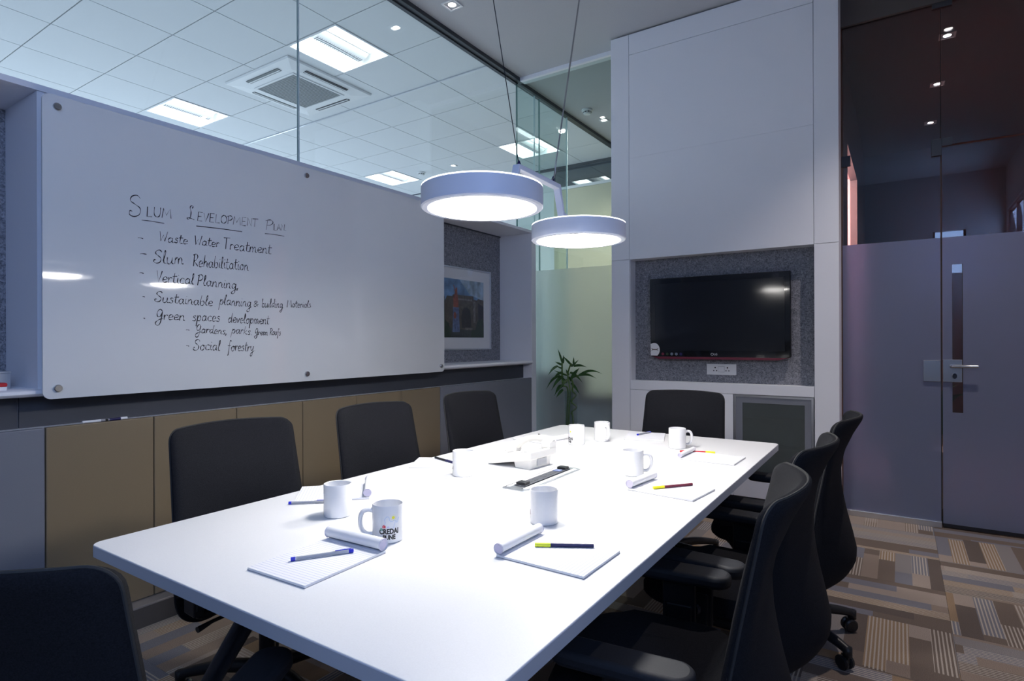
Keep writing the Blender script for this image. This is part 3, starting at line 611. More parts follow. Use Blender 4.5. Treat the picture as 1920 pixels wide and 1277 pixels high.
obj('sticker_emblem', MB().box(-W2 + .014, -W2 + .062, -.0860, -.0857, .05, .058).box(-W2 + .008, -W2 + .02, -.0860, -.0857, .044, .047).box(-W2 + .008, -W2 + .02, -.0860, -.0857, .061, .064).box(-W2 + .056, -W2 + .068, -.0860, -.0857, .044, .047).box(-W2 + .056, -W2 + .068, -.0860, -.0857, .061, .064), MT['art_stone'], st)
for k, mm in enumerate(('maroon', 'art_green', 'grid_dark', 'grid_dark', 'pen_navy')): obj('badge', disc(-W2 + .105 + k * .037, .018, .012, -.0853), MT[mm], t)

t = thing('wall_socket', 'white double power socket with switch below the television', 'socket', (-1.172, 4.775, 1.03))
obj('plate', box(-.113, .113, -.012, 0, -.043, .043), MT['white_laminate'], t, bevel=.003)
obj('switch', box(-.023, .023, -.016, -.011, -.02, .022), MT['white_laminate'], t, bevel=.002)
obj('switch_gap', box(-.0245, .0245, -.0125, -.0118, -.022, .024), MT['card'], t)
for s in (-1, 1):
    for (dx, dz, rr) in ((0, .014, .006), (-.011, -.01, .0045), (.011, -.01, .0045)):
        obj('socket_hole', disc(s * .047 + dx, dz, rr, -.0123), MT['black_plastic'], t)

t = thing('framed_painting', 'framed painting of a stone gate with a red statue, on grey felt', 'painting', (-3.22, 4.03, 1.545))
def fr(a, b, c, d, x0=.0, x1=.012): return MB().box(x0, x1, a, b, c, d)
obj('frame', MB().box(0, .016, -.455, .455, .350, .362).box(0, .016, -.455, .455, -.362, -.350).box(0, .016, -.455, -.443, -.35, .35).box(0, .016, .443, .455, -.35, .35), MT['aluminium'], t)
obj('mat_board', box(0, .006, -.443, .443, -.35, .35), MT['paper'], t)
art = obj('picture', box(.006, .0068, -.345, .345, -.252, .256), MT['art_sky'], t)
def ap(poly, m, lv):
    poly = [(min(.345, y + .09 if y > -.34 else y), z) for y, z in poly]
    obj('painted_shape', MB().add([(.0068 + .0003 * lv, y, z) for y, z in poly], [tuple(range(len(poly)))]), MT[m], art)
ap([(-.1, .256), (.345, .256), (.345, .02), (.2, .10), (.05, .13)], 'art_cloud', 1)
ap([(-.345, -.1), (-.345, .13), (-.3, .10), (-.3, -.1)], 'art_green', 2)
ap([(-.30, -.2), (-.30, .06), (-.27, .105), (-.20, .105), (-.19, .12), (.10, .12), (.105, .09), (.15, .085), (.17, .10), (.26, .09), (.33, .05), (.345, .02), (.345, -.2)], 'art_stone', 3)
ap([(-.19, -.15), (-.19, .09), (-.14, .09), (-.14, -.15)], 'art_light', 4); ap([(.10, -.12), (.10, .07), (.13, .07), (.13, -.12)], 'art_light', 4); ap([(-.12, .09), (.08, .09), (.08, .075), (-.12, .075)], 'art_light', 4)
ap([(-.07, -.17)] + [(-.005 + .07 * math.cos(R(a)), -.07 + .085 * math.sin(R(a))) for a in range(180, -1, -20)] + [(.065, -.17)], 'art_dark', 5)
ap([(.17, -.1), (.17, .06), (.345, .03), (.345, -.2)], 'art_dark', 4)
ap([(-.345, -.252), (-.345, -.15), (-.2, -.17), (.05, -.19), (.345, -.17), (.345, -.252)], 'art_ground', 6)
ap([(-.02, -.165), (.09, -.165), (.09, -.185), (-.02, -.185)], 'art_light', 7)
ap([(-.20, -.205), (-.19, .01), (-.11, .01), (-.10, -.205)], 'art_blue', 7)
ap([(-.185, .012), (-.19, .09), (-.165, .14), (-.185, .20), (-.18, .205), (-.16, .16), (-.15, .185), (-.135, .18), (-.13, .12), (-.115, .06), (-.12, .012)], 'art_red', 8)
ap([(-.165 + .02 * math.cos(R(a)), -.06 + .03 * math.sin(R(a))) for a in range(0, 360, 30)], 'art_red', 8)
ap([(-.345, -.25), (-.345, -.12), (-.30, -.1), (-.25, -.13), (-.22, -.2), (-.23, -.25)], 'art_green', 8)
ap([(.06, -.25), (.07, -.19), (.13, -.18), (.16, -.10), (.23, -.08), (.29, -.12), (.345, -.09), (.345, -.25)], 'art_green', 8)
obj('glazing', box(.0125, .0135, -.443, .443, -.35, .35), MT['picture_glass'], t)

# markers on the panel ledge and duster on the shelf
def marker(loc, rz, label, cols, L=.135, r=.0075, cat='marker', group=None, name='marker_pen'):
    t = thing(name, label, cat, loc, rz, group)
    def cyl(x0, x1, rr, m, nm):
        q = MB().tube([(x0, 0, r), (x1, 0, r)], rr, 14); return obj(nm, q, MT[m], t, smooth=True)
    cyl(-L / 2, L / 2 - L * .32, r * .92, cols[0], 'barrel'); cyl(L / 2 - L * .32, L / 2, r, cols[1], 'cap')
    if len(cols) > 2: cyl(-L / 2 - .004, -L / 2 + .008, r * .95, cols[2], 'end_plug')
    return t
marker((-2.895, 1.105, .9), R(88), 'white marker pen nearest the left, lying on the yellow panel ledge', ('paper', 'card'), .10, .006)
marker((-2.893, 1.185, .9), R(93), 'white marker pen with a blue cap on the yellow panel ledge', ('pen_navy', 'paper', 'black_plastic'), .085, .006)
for o in list(bpy.data.objects):
    if o.name.startswith('marker_pen'): o.location.z = .918; o.location.x = -2.874
t = thing('board_eraser', 'small red and white board eraser on the left shelf', 'eraser', (-2.90, .765, 1.076))
obj('grip', box(-.022, .022, -.045, .045, .014, .030), MT['red'], t, bevel=.006); obj('pad', box(-.02, .02, -.043, .043, 0, .014), MT['paper'], t, bevel=.002); obj('label_patch', box(-.012, .012, -.022, .022, .030, .0308), MT['paper'], t)
t = thing('box', 'small grey box standing on the left shelf behind the eraser', 'box', (-3.02, .80, 1.076))
obj('carton', box(-.03, .03, -.05, .05, 0, .062), MT['phone_grey'], t, bevel=.002); obj('lid', box(-.032, .032, -.052, .052, .062, .07), MT['phone_grey'], t, bevel=.002)

# ================================================================== TABLE
TX0, TX1, TY0, TY1, TZ = -1.745, -.503, .655, 3.185, .742
TCX, TCY = (TX0 + TX1) / 2, (TY0 + TY1) / 2
t = thing('conference_table', 'long white conference table with slanted metal legs', 'table', (TCX, TCY, 0))
hx, hyy = (TX1 - TX0) / 2, (TY1 - TY0) / 2
obj('tabletop', MB().prism(rrect(-hx, hx, -hyy, hyy, .03), TZ - .03, TZ), MT['table_white'], t, bevel=.002)
mat('shaded_edge', (.55, .57, .62), .45)  # shade on the table edge, put into the colour as grey
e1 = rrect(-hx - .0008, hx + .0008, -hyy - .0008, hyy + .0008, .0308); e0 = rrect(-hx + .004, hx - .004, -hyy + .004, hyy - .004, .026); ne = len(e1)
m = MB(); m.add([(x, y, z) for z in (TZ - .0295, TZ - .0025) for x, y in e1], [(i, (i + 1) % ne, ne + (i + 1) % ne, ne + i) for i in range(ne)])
obj('shaded_edge', m, MT['shaded_edge'], t, label='table edge with its shade put into a grey colour')
for sy in (-1, 1):
    for sx in (-1, 1):
        lg = obj('leg', MB().tube([(sx * .16, sy * 1.04, .70), (sx * .575, sy * 1.175, .012)], [.026, .021], 16), MT['dark_metal'], t, smooth=True)
        obj('foot', MB().cyl((sx * .58, sy * 1.177), .026, 0, .014), MT['black_plastic'], lg)
    obj('leg_bracket', box(-.26, .26, sy * 1.04 - .04, sy * 1.04 + .04, .69, TZ - .03), MT['dark_metal'], t)
obj('beam', box(-.06, .06, -1.05, 1.05, .655, .69), MT['dark_metal'], t)
obj('cable_tray', box(-.12, .12, -.5, .4, .60, .655), MT['dark_metal'], t)

# power outlet strip let into the table
t = thing('power_outlet', 'metal framed power and data outlet strip set into the tabletop', 'outlet', (-1.122, 1.910, TZ))
obj('frame', MB().prism(rrect(-.052, .052, -.215, .215, .018), 0, .003), MT['aluminium'], t, bevel=.001)
obj('flap', box(-.042, -.028, -.19, .19, .003, .0045), MT['table_white'], t); obj('flap', box(.026, .042, -.19, .19, .003, .0045), MT['table_white'], t)
obj('groove', box(-.0475, -.0425, -.19, .19, .003, .0036), MT['black_plastic'], t); obj('groove', box(.0205, .0260, -.19, .19, .003, .0036), MT['black_plastic'], t)
so = obj('socket_panel', box(-.026, .02, -.165, .175, .003, .0065), MT['dark_band'], t, bevel=.001)
for y in (-.10, -.06, .0, .04, .075):
    for dx, dy in ((-.01, 0), (.006, .008), (.006, -.008)): obj('socket_hole', MB().cyl((dx - .003, y + dy), .0042, .0065, .0069, 10), MT['black_plastic'], so)
obj('module', box(-.022, .016, -.16, -.125, .0065, .016), MT['black_plastic'], so, bevel=.002); obj('module', box(-.022, .016, .14, .172, .0065, .016), MT['black_plastic'], so, bevel=.002)
obj('data_port', box(-.018, .012, .10, .125, .0065, .009), MT['art_blue'], so)

# telephone
t = thing('telephone', 'white corded desk telephone beside the outlet strip', 'telephone', (-1.325, 2.075, TZ), R(-6))
def wedge(x0, x1, y0, y1, za0, za1, zb0, zb1):   # rises along +x
    return MB().add([(x0, y0, za0), (x1, y0, zb0), (x1, y1, zb0), (x0, y1, za0), (x0, y0, za1), (x1, y0, zb1), (x1, y1, zb1), (x0, y1, za1)], [(0, 3, 2, 1), (4, 5, 6, 7), (0, 1, 5, 4), (1, 2, 6, 5), (2, 3, 7, 6), (3, 0, 4, 7)])
ph = obj('body', wedge(-.115, .115, -.09, .09, .002, .026, .044, .078), MT['phone_white'], t, bevel=.006, seg=3)
obj('foot', MB().add([(.02, -.07, 0), (.095, -.07, 0), (.105, -.07, .055), (.01, -.07, .034), (.02, .07, 0), (.095, .07, 0), (.105, .07, .055), (.01, .07, .034)], [(0, 1, 2, 3), (4, 7, 6, 5), (0, 4, 5, 1), (1, 5, 6, 2), (2, 6, 7, 3), (3, 7, 4, 0)]), MT['phone_white'], t, bevel=.003)
obj('wall_jack', box(.10, .106, -.03, .03, .012, .04), MT['phone_grey'], t)
def topz(x): return .026 + (x + .115) / .23 * .052
for i in range(4):
    for j in range(3):
        x = -.085 + i * .024; y = -.035 + j * .03; obj('key', wedge(x - .007, x + .007, y - .009, y + .009, topz(x) - .002, topz(x - .007) + .003, topz(x) - .002, topz(x + .007) + .003), MT['ac_white'], ph)
obj('display', wedge(.03, .085, -.05, .03, topz(.03) - .002, topz(.03) + .002, topz(.085) - .002, topz(.085) + .002), MT['phone_grey'], ph)
hs = MB(); pr = []
for k in range(13):
    a = k / 12; x = -.108 + .222 * a; z = topz(x) + .014 + .036 * math.sin(a * math.pi) ** .8; pr.append((x, .062, z))
hs.tube(pr, [.017, .019, .019, .016, .0135, .0125, .0125, .0125, .0135, .016, .019, .019, .017], 14)
ho = obj('handset', hs, MT['phone_white'], t, smooth=True)
obj('earpiece', wedge(.068, .118, .036, .088, topz(.068) + .001, topz(.068) + .034, topz(.118) - .004, topz(.118) + .028), MT['phone_white'], ho, bevel=.008, seg=3)
obj('mouthpiece', wedge(-.116, -.068, .036, .088, topz(-.116) - .001, topz(-.116) + .026, topz(-.068), topz(-.068) + .034), MT['phone_white'], ho, bevel=.008, seg=3)
cord = [(-.116 - .015 * math.sin(k * .25) + .004 * math.cos(k * 1.6), .05 - k * .0014 + .004 * math.sin(k * 1.6), .012 + max(0, .03 - k * .001)) for k in range(70)]
obj('coiled_cord', MB().tube([(x, y, max(z, .004)) for x, y, z in cord], .0022, 6), MT['phone_white'], t, smooth=True)

# ------------------------------------------------------------------ mugs
def mug_mesh():
    r, h, th = .0405, .096, .0035
    p = [(0.0001, 0), (r - .004, 0), (r - .001, .002), (r, .006), (r, h - .002), (r - .0008, h), (r - th, h - .001), (r - th, .012), (r - th - .006, .006), (0.0001, .006)]
    return MB().lathe(p, 48).mesh('body')
def handle_mesh():
    pts = smooth_path([(.038, 0, .078), (.052, 0, .081), (.066, 0, .074), (.071, 0, .052), (.066, 0, .030), (.053, 0, .018), (.038, 0, .018)], 5)
    m = MB().tube(pts, .0062, 10)
    for k in range(len(m.v)): x, y, z = m.v[k]; m.v[k] = (x, y * 1.25, z)
    return m.mesh('handle')
MUGB, MUGH = mug_mesh(), handle_mesh()
TXT1 = text_polys('CREDAI', .0180, .0009, 'CENTER'); TXT2 = text_polys('PUNE', .0160, .0009, 'CENTER')
def wrap(pl, z0, sx=.82):
    v, f = pl; r = .0407
    return MB().add([(r * math.sin(x * sx / r), -r * math.cos(x * sx / r), z0 + y) for x, y in v], f)
def wp(x, z, r=.0407): return (r * math.sin(x / r), -r * math.cos(x / r), z)
def wribbon(pts, w):
    m = MB(); n = len(pts); vs = []
    for i, (x, z) in enumerate(pts):
        a = pts[max(i - 1, 0)]; b = pts[min(i + 1, n - 1)]; dx, dz = b[0] - a[0], b[1] - a[1]; l = math.hypot(dx, dz) or 1
        vs += [wp(x - dz / l * w, z + dx / l * w), wp(x + dz / l * w, z - dx / l * w)]
    return m.add(vs, [(2 * i, 2 * i + 1, 2 * i + 3, 2 * i + 2) for i in range(n - 1)])
mat('print_blue', (.45, .58, .82), .4); mat('print_green', (.25, .55, .42), .4); mat('print_lilac', (.62, .60, .80), .4); mat('print_red', (.60, .04, .07), .4); mat('print_yellow', (.85, .80, .05), .4); mat('print_black', (.02, .018, .02), .4)
def house(x, z, w, h): return MB().add([wp(x - w, z), wp(x + w, z), wp(x + w, z + h), wp(x, z + h + w * .8), wp(x - w, z + h)], [(0, 1, 2, 3, 4)])
coast = [tuple(p)[:2] for p in smooth_path([(-.013, .048, 0), (-.009, .056, 0), (-.012, .062, 0), (-.006, .070, 0), (.000, .068, 0), (.001, .061, 0), (.006, .058, 0), (.014, .059, 0), (.02, .056, 0), (.024, .062, 0), (.027, .066, 0), (.025, .058, 0), (.021, .053, 0), (.016, .055, 0), (.013, .046, 0), (.010, .040, 0)], 4)]
def sun():
    m = MB().add([wp(.011 + .004 * math.cos(2 * math.pi * k / 16), .067 + .004 * math.sin(2 * math.pi * k / 16), .0408) for k in range(16)], [tuple(range(16))])
    for k in range(12):
        a = 2 * math.pi * k / 12; c, s = math.cos(a), math.sin(a)
        m.add([wp(.011 + .0052 * c - .0003 * s, .067 + .0052 * s + .0003 * c, .0408), wp(.011 + .0078 * c - .0003 * s, .067 + .0078 * s + .0003 * c, .0408), wp(.011 + .0078 * c + .0003 * s, .067 + .0078 * s - .0003 * c, .0408), wp(.011 + .0052 * c + .0003 * s, .067 + .0052 * s - .0003 * c, .0408)], [(0, 1, 2, 3)])
    return m.mesh('printed_sun')
PR = [('printed_lettering', wrap(TXT1, .0265).mesh('printed_lettering'), 'print_black'), ('printed_lettering', wrap(TXT2, .012).mesh('printed_lettering'), 'print_black'), ('printed_outline', wribbon(coast, .00045).mesh('printed_outline'), 'print_blue'), ('printed_sun', sun(), 'print_yellow'),
      ('printed_house', house(-.013, .041, .0042, .006).mesh('printed_house'), 'print_red'), ('printed_house', house(-.0205, .035, .003, .005).mesh('printed_house'), 'print_green'), ('printed_house', house(-.0025, .041, .0032, .003).mesh('printed_house'), 'print_lilac')]
def mug(x, y, hd, pr, label):
    """hd: handle direction, pr: print direction, in degrees of world heading"""
    t = thing('mug', label, 'mug', (x, y, TZ), 0, 'white printed mugs on the table')
    b = obj('body', MUGB, MT['mug'], t, smooth=True)
    o = obj('handle', MUGH, MT['mug'], t, smooth=True); o.rotation_euler = (0, 0, R(hd))
    for n, me, mm in PR:
        q = obj(n, me, MT[mm], b); q.rotation_euler = (0, 0, R(pr + 90))
def toward(x, y): return math.degrees(math.atan2(-y, -x))
MUGS = [(-1.121, 1.100, -90, 4, 'white mug with its lettering facing us, beside the front left notepad'), (-1.402, 1.170, 172, 178, 'plain looking white mug in front of the pen on the left notepad'),
        (-1.410, 1.783, 160, -102, 'white mug in front of the second chair on the left, beside a notepad'), (-.850, 1.447, 170, -106, 'white mug at the table centre right behind the rolled notepad'),
        (-.861, 2.146, 98, -116, 'white mug with the handle to the right behind the maroon pen'), (-1.351, 2.623, 160, -62, 'white mug by the telephone with part of its lettering showing'),
        (-1.289, 2.792, 28, 150, 'white mug at the far end with its handle turned towards us'), (-.894, 2.793, 108, 170, 'white mug near the far right corner beside the red pen')]
for x, y, hd, pr, lb in MUGS:
    b = toward(x, y); mug(x, y, b + hd, b + pr, lb)

# ------------------------------------------------------------------ notepads
def notepad(cx, cy, rz, label, roll=True, w=.19, l=.235, rr=.0125, n_roll=1.6):
    """local y runs along the page; pages are rolled back over the +y end"""
    t = thing('notepad', label, 'notepad', (cx, cy, TZ), rz, 'lined notepads on the table')
    obj('pages', box(-w / 2, w / 2, -l / 2, l / 2, .0012, .006), MT['paper'], t)
    obj('backing_card', box(-w / 2 - .0005, w / 2 + .0005, -l / 2 - .0005, l / 2 + .0005, 0, .0012), MT['card'], t)
    obj('top_sheet', box(-w / 2, w / 2, -l / 2, l / 2, .006, .0063), MT['lined_paper'], t)
    if roll:
        prf = [(l / 2, .0063)]; n = 34
        for k in range(n + 1):
            a = -math.pi / 2 + 2 * math.pi * n_roll * k / n * 1.0; r = rr * (1 - .35 * k / n)
            prf.append((l / 2 - .006 + r * math.cos(a) + .0, .0066 + rr + r * math.sin(a)))
        m = MB(); vs = []
        for (y, z) in prf: vs += [(-w / 2, y, z), (w / 2, y, z)]
        m.add(vs, [(2 * i, 2 * i + 1, 2 * i + 3, 2 * i + 2) for i in range(len(prf) - 1)])
        rp = obj('rolled_pages', m, MT['paper'], t, smooth=True)
        cap = [(l / 2 - .006 + rr * .93 * math.cos(2 * math.pi * k / 20), .0066 + rr + rr * .93 * math.sin(2 * math.pi * k / 20)) for k in range(20)]
        for s in (-1, 1):
            obj('roll_end', MB().add([(s * (w / 2 - .002), y, z) for y, z in cap], [tuple(range(20))]), MT['paper_lilac'], rp)
    return t
notepad(-1.145, .900, R(2), 'front left notepad with a clear blue pen lying on it', w=.195, l=.24, rr=.0165)
notepad(-.690, 1.243, R(89), 'front right notepad with a navy highlighter pen on it', w=.19, l=.235, rr=.0145)
notepad(-.660, 1.993, R(83), 'notepad on the right with the maroon and yellow pen on it', w=.185, l=.235, rr=.0155)
notepad(-.685, 2.620, R(88), 'notepad near the far right corner beside the red pen', w=.185, l=.235, rr=.011)
notepad(-1.140, 3.020, R(17), 'flat notepad at the far end with a blue pen on it', roll=False, w=.20, l=.24)
notepad(-1.575, 2.650, R(-100), 'notepad behind the telephone with a dark pen on it', w=.19, l=.22, rr=.012)
notepad(-1.628, 1.900, R(-60), 'notepad partly hidden behind the mug at the second left chair', w=.19, l=.22, rr=.013)
notepad(-1.610, 1.330, R(-44), 'left notepad partly hidden behind the plain mug', w=.20, l=.235, rr=.0145)

# ------------------------------------------------------------------ pens
def pen(x0, y0, x1, y1, label, z, kind):
    L = math.hypot(x1 - x0, y1 - y0); rz = math.atan2(y1 - y0, x1 - x0)
    t = thing('pen', label, 'pen', ((x0 + x1) / 2, (y0 + y1) / 2, z), rz, 'pens on the table')
    def cyl(a, b, ra, rb, m, nm, par=t): return obj(nm, MB().tube([(-L / 2 + a * L, 0, .0052), (-L / 2 + b * L, 0, .0052)], [ra, rb], 12), MT[m], par, smooth=True)
    if kind == 'clear':
        b = cyl(.05, .95, .0045, .0045, 'pen_clear', 'barrel'); cyl(.1, .8, .0022, .0022, 'pen_navy', 'ink_tube', b); cyl(0, .07, .0048, .0048, 'pen_blue', 'end_plug'); cyl(.66, .92, .0051, .0051, 'pen_clear', 'cap'); cyl(.92, 1, .0052, .0045, 'pen_blue', 'cap_tip')
        obj('clip', box(L * .2, L * .46, -.0015, .0015, .0098, .0112), MT['pen_blue'], t)
    elif kind == 'dark':
        cyl(0, .62, .0045, .0045, 'black_plastic', 'barrel'); cyl(.62, 1, .0051, .0048, 'pen_navy', 'cap'); obj('clip', box(L * .15, L * .45, -.0015, .0015, .0098, .0112), MT['steel'], t)
    else:
        body, cap = kind; cyl(.26, 1, .0048, .0046, body, 'barrel'); cyl(0, .27, .0052, .0055, cap, 'cap'); cyl(.985, 1.005, .0040, .0036, body, 'end_plug')
        cyl(.245, .262, .0057, .0057, cap, 'cap_ring')
    return t
ZP = TZ + .0063
pen(-1.186, .852, -1.108, .972, 'clear pen with blue ends on the front left notepad', ZP, 'clear')
pen(-.759, 1.246, -.633, 1.319, 'navy pen with a yellow green cap on the front right notepad', ZP, ('pen_navy', 'yellow_green'))
pen(-.708, 1.949, -.611, 2.072, 'maroon pen with a yellow cap on the right notepad', ZP, ('maroon', 'yellow'))
pen(-.703, 2.741, -.850, 2.693, 'red pen with a yellow cap beside the far right notepad', TZ, ('red', 'yellow'))
pen(-1.179, 3.002, -1.152, 3.128, 'blue pen on the flat notepad at the far end', ZP, 'clear')
pen(-1.632, 2.725, -1.530, 2.620, 'dark pen on the notepad behind the telephone', ZP, 'dark')
pen(-1.692, 1.945, -1.560, 1.905, 'dark pen on the notepad by the second left chair', ZP, 'dark')
pen(-1.624, 1.160, -1.532, 1.243, 'clear pen with a blue end half hidden behind the plain mug', TZ, 'clear')

# ================================================================== PENDANT LAMP
LX, LY1, LY2, LZ = -1.124, 1.526, 2.206, 1.688
t = thing('pendant_lamp', 'hanging lamp of two pale blue drum shades joined by an angled bar', 'lamp', (LX, (LY1 + LY2) / 2, LZ))
rr, hh = .197, .066
for k, y in enumerate((LY1, LY2)):
    dy = y - (LY1 + LY2) / 2; dz = 0 if k == 0 else -.008
    sh = obj('drum_shade', MB().lathe([(rr - .022, 0), (rr - .004, .0), (rr, .004), (rr, hh - .002), (rr - .003, hh), (rr - .012, hh), (rr - .012, .045), (rr - .022, .006)], 72, (0, dy, dz), closed=True), MT['lamp_body'], t, smooth=True)
    obj('reflector', MB().lathe([(rr - .024, .003), (.155, .026), (.02, .044), (0.0001, .044)], 64, (0, dy, dz)), MT['lamp_inner'], sh, smooth=True)
    prf = [(.128 * math.cos(R(a)), .026 - .040 * math.sin(R(a))) for a in range(0, 91, 9)]; prf[-1] = (0.0001, prf[-1][1])
    obj('diffuser', MB().lathe(prf, 64, (0, dy, dz)), MT['lamp_glow'], sh, smooth=True)
    obj('lower_rim', MB().lathe([(rr - .025, -.001), (rr - .021, -.001), (rr - .021, .004), (rr - .025, .004)], 64, (0, dy, dz), closed=True), MT['lamp_rim'], sh, smooth=True)
    obj('upper_rim', MB().lathe([(rr - .006, hh), (rr - .001, hh), (rr - .001, hh + .003), (rr - .006, hh + .003)], 72, (0, dy, dz), closed=True), MT['lamp_rim'], sh, smooth=True)
    obj('top_plate', MB().lathe([(0.0001, .054), (rr - .013, .054), (rr - .013, .058), (0.0001, .058)], 48, (0, dy, dz)), MT['lamp_body'], sh, smooth=True)
# bridge bar: foot - leg - bar - leg - foot (in the Y-Z plane)
cy = (LY1 + LY2) / 2
pl = [(1.60 - cy, .068), (1.690 - cy, .070), (1.728 - cy, .190), (2.030 - cy, .183), (2.062 - cy, .078), (2.16 - cy, .058)]
th = .014; m = MB(); wv = .014
up_ = [(y, z + th * .5) for y, z in pl]; lo_ = [(y, z - th * .5) for y, z in pl]
lo_[1] = (pl[1][0] + .010, pl[1][1] - th * .5); lo_[2] = (pl[2][0] + .008, pl[2][1] - th * .8); lo_[3] = (pl[3][0] - .012, pl[3][1] - th * .8); lo_[4] = (pl[4][0] - .010, pl[4][1] - th * .5)
n = 6; vs = []
for x in (-wv, wv):
    vs += [(x, y, z) for y, z in up_] + [(x, y, z) for y, z in lo_]
fs = []
for i in range(n - 1):
    fs += [(i, i + 1, n + i + 1, n + i), (12 + i, 12 + n + i, 12 + n + i + 1, 12 + i + 1), (i, 12 + i, 12 + i + 1, i + 1), (n + i, n + i + 1, 12 + n + i + 1, 12 + n + i)]
fs += [(0, n, 12 + n, 12), (n - 1, 12 + n - 1, 12 + 2 * n - 1, 2 * n - 1)]
m.add(vs, fs); br = obj('bridge_bar', m, MT['lamp_body'], t, bevel=.002)
for y in (1.746, 1.992):
    obj('cord_grip', MB().lathe([(0.0001, .026), (.003, .024), (.0065, .014), (.0065, .002), (.004, 0), (0.0001, 0)], 14, (0, y - cy, .190)), MT['pen_navy'], br, smooth=True)
k1 = (1.595 - 1.746) / (2.399 - 1.899); k2 = (2.216 - 1.992) / (2.70 - 1.892)
zt = ZC - LZ
obj('cord', MB().tube([(0, 1.746 - cy, .20), (0, 1.746 - cy + k1 * (zt - .2), zt)], .0017, 6), MT['dark_metal'], t)
obj('cord', MB().tube([(0, 1.992 - cy, .20), (0, 1.992 - cy + k2 * (zt - .2), zt)], .0017, 6), MT['steel'], t)
obj('power_cable', MB().tube(smooth_path([(0, 1.87 - cy, .185), (.006, 1.91 - cy, .178), (.008, 1.96 - cy, .19), (.004, 2.0 - cy, .222), (.003, 2.012 - cy, .28), (.002, 2.06 - cy, .44), (.002, 1.992 - cy + k2 * (zt - .2) + .006, zt)], 6), .0022, 7), MT['steel'], t, smooth=True)
obj('cable_entry', box(-.008, .008, 1.83 - cy, 1.875 - cy, .183, .19), MT['black_plastic'], t)
for yy in (1.746 - cy + k1 * (zt - .2), 1.992 - cy + k2 * (zt - .2)): obj('ceiling_cup', MB().lathe([(0.0001, zt - .03), (.02, zt - .028), (.025, zt - .001), (0.0001, zt)], 20, (0, yy, 0)), MT['steel'], t, smooth=True)

# ================================================================== CHAIRS
def lerp_tab(tab, z):
    z = min(max(z, tab[0][0]), tab[-1][0])
    for (a, p), (b, q) in zip(tab[:-1], tab[1:]):
        if z <= b:
            k = (z - a) / (b - a); k = k if len(tab) < 4 else k
            return p + (q - p) * k
def back_shape():
    """curved backrest: faces +Y, returns front grid, rear grid rows/cols"""
    nz, nx = 36, 18
    ZB, ZTOP = .275, .952
    fr, bk_, rim = [], [], []
    for i in range(nz + 1):
        a = i / nz; t_ = .5 - .5 * math.cos(math.pi * a); t_ = t_ * .6 + (.5 - .5 * math.cos(math.pi * t_)) * .4   # denser near the ends
        z = ZB + (ZTOP - ZB) * t_
        # half width: widest low down, slightly narrower to the top, rounded corners
        wdt = .258 - .026 * t_
        rc = .040 if t_ > .5 else .13
        dz = min(z - ZB, ZTOP - z)
        if dz < rc:
            q = 1 - dz / rc; wdt -= rc * (1 - math.sqrt(max(0, 1 - q * q)))
        yb = lerp_tab([(.27, -.185), (.31, -.225), (.36, -.253), (.41, -.258), (.48, -.240), (.56, -.215), (.64, -.200), (.72, -.197), (.80, -.212), (.88, -.247), (.96, -.293)], z)
        ye = lerp_tab([(.27, -.110), (.60, -.152), (.96, -.222)], z)
        thk = .036 + .012 * math.exp(-((z - .56) / .12) ** 2)
        if dz < .02: thk *= .45 + .55 * math.sqrt(dz / .02)
        rf, rb = [], []
        for j in range(nx + 1):
            s = -1 + 2 * j / nx; e = abs(s); x = wdt * s; yc = yb + (ye - yb) * (abs(x) / (.258 - .026 * t_)) ** 1.9
            et = 1 if e < .85 else .5 + .5 * math.sqrt(max(0, 1 - ((e - .85) / .15) ** 2))
            zz = z + .005 * t_ ** 3 * (1 - s * s)
            rf.append((x, yc + thk * .5 * et, zz)); rb.append((x, yc - thk * .5 * et, zz))
        fr.append(rf); bk_.append(rb)
    return fr, bk_, nz, nx
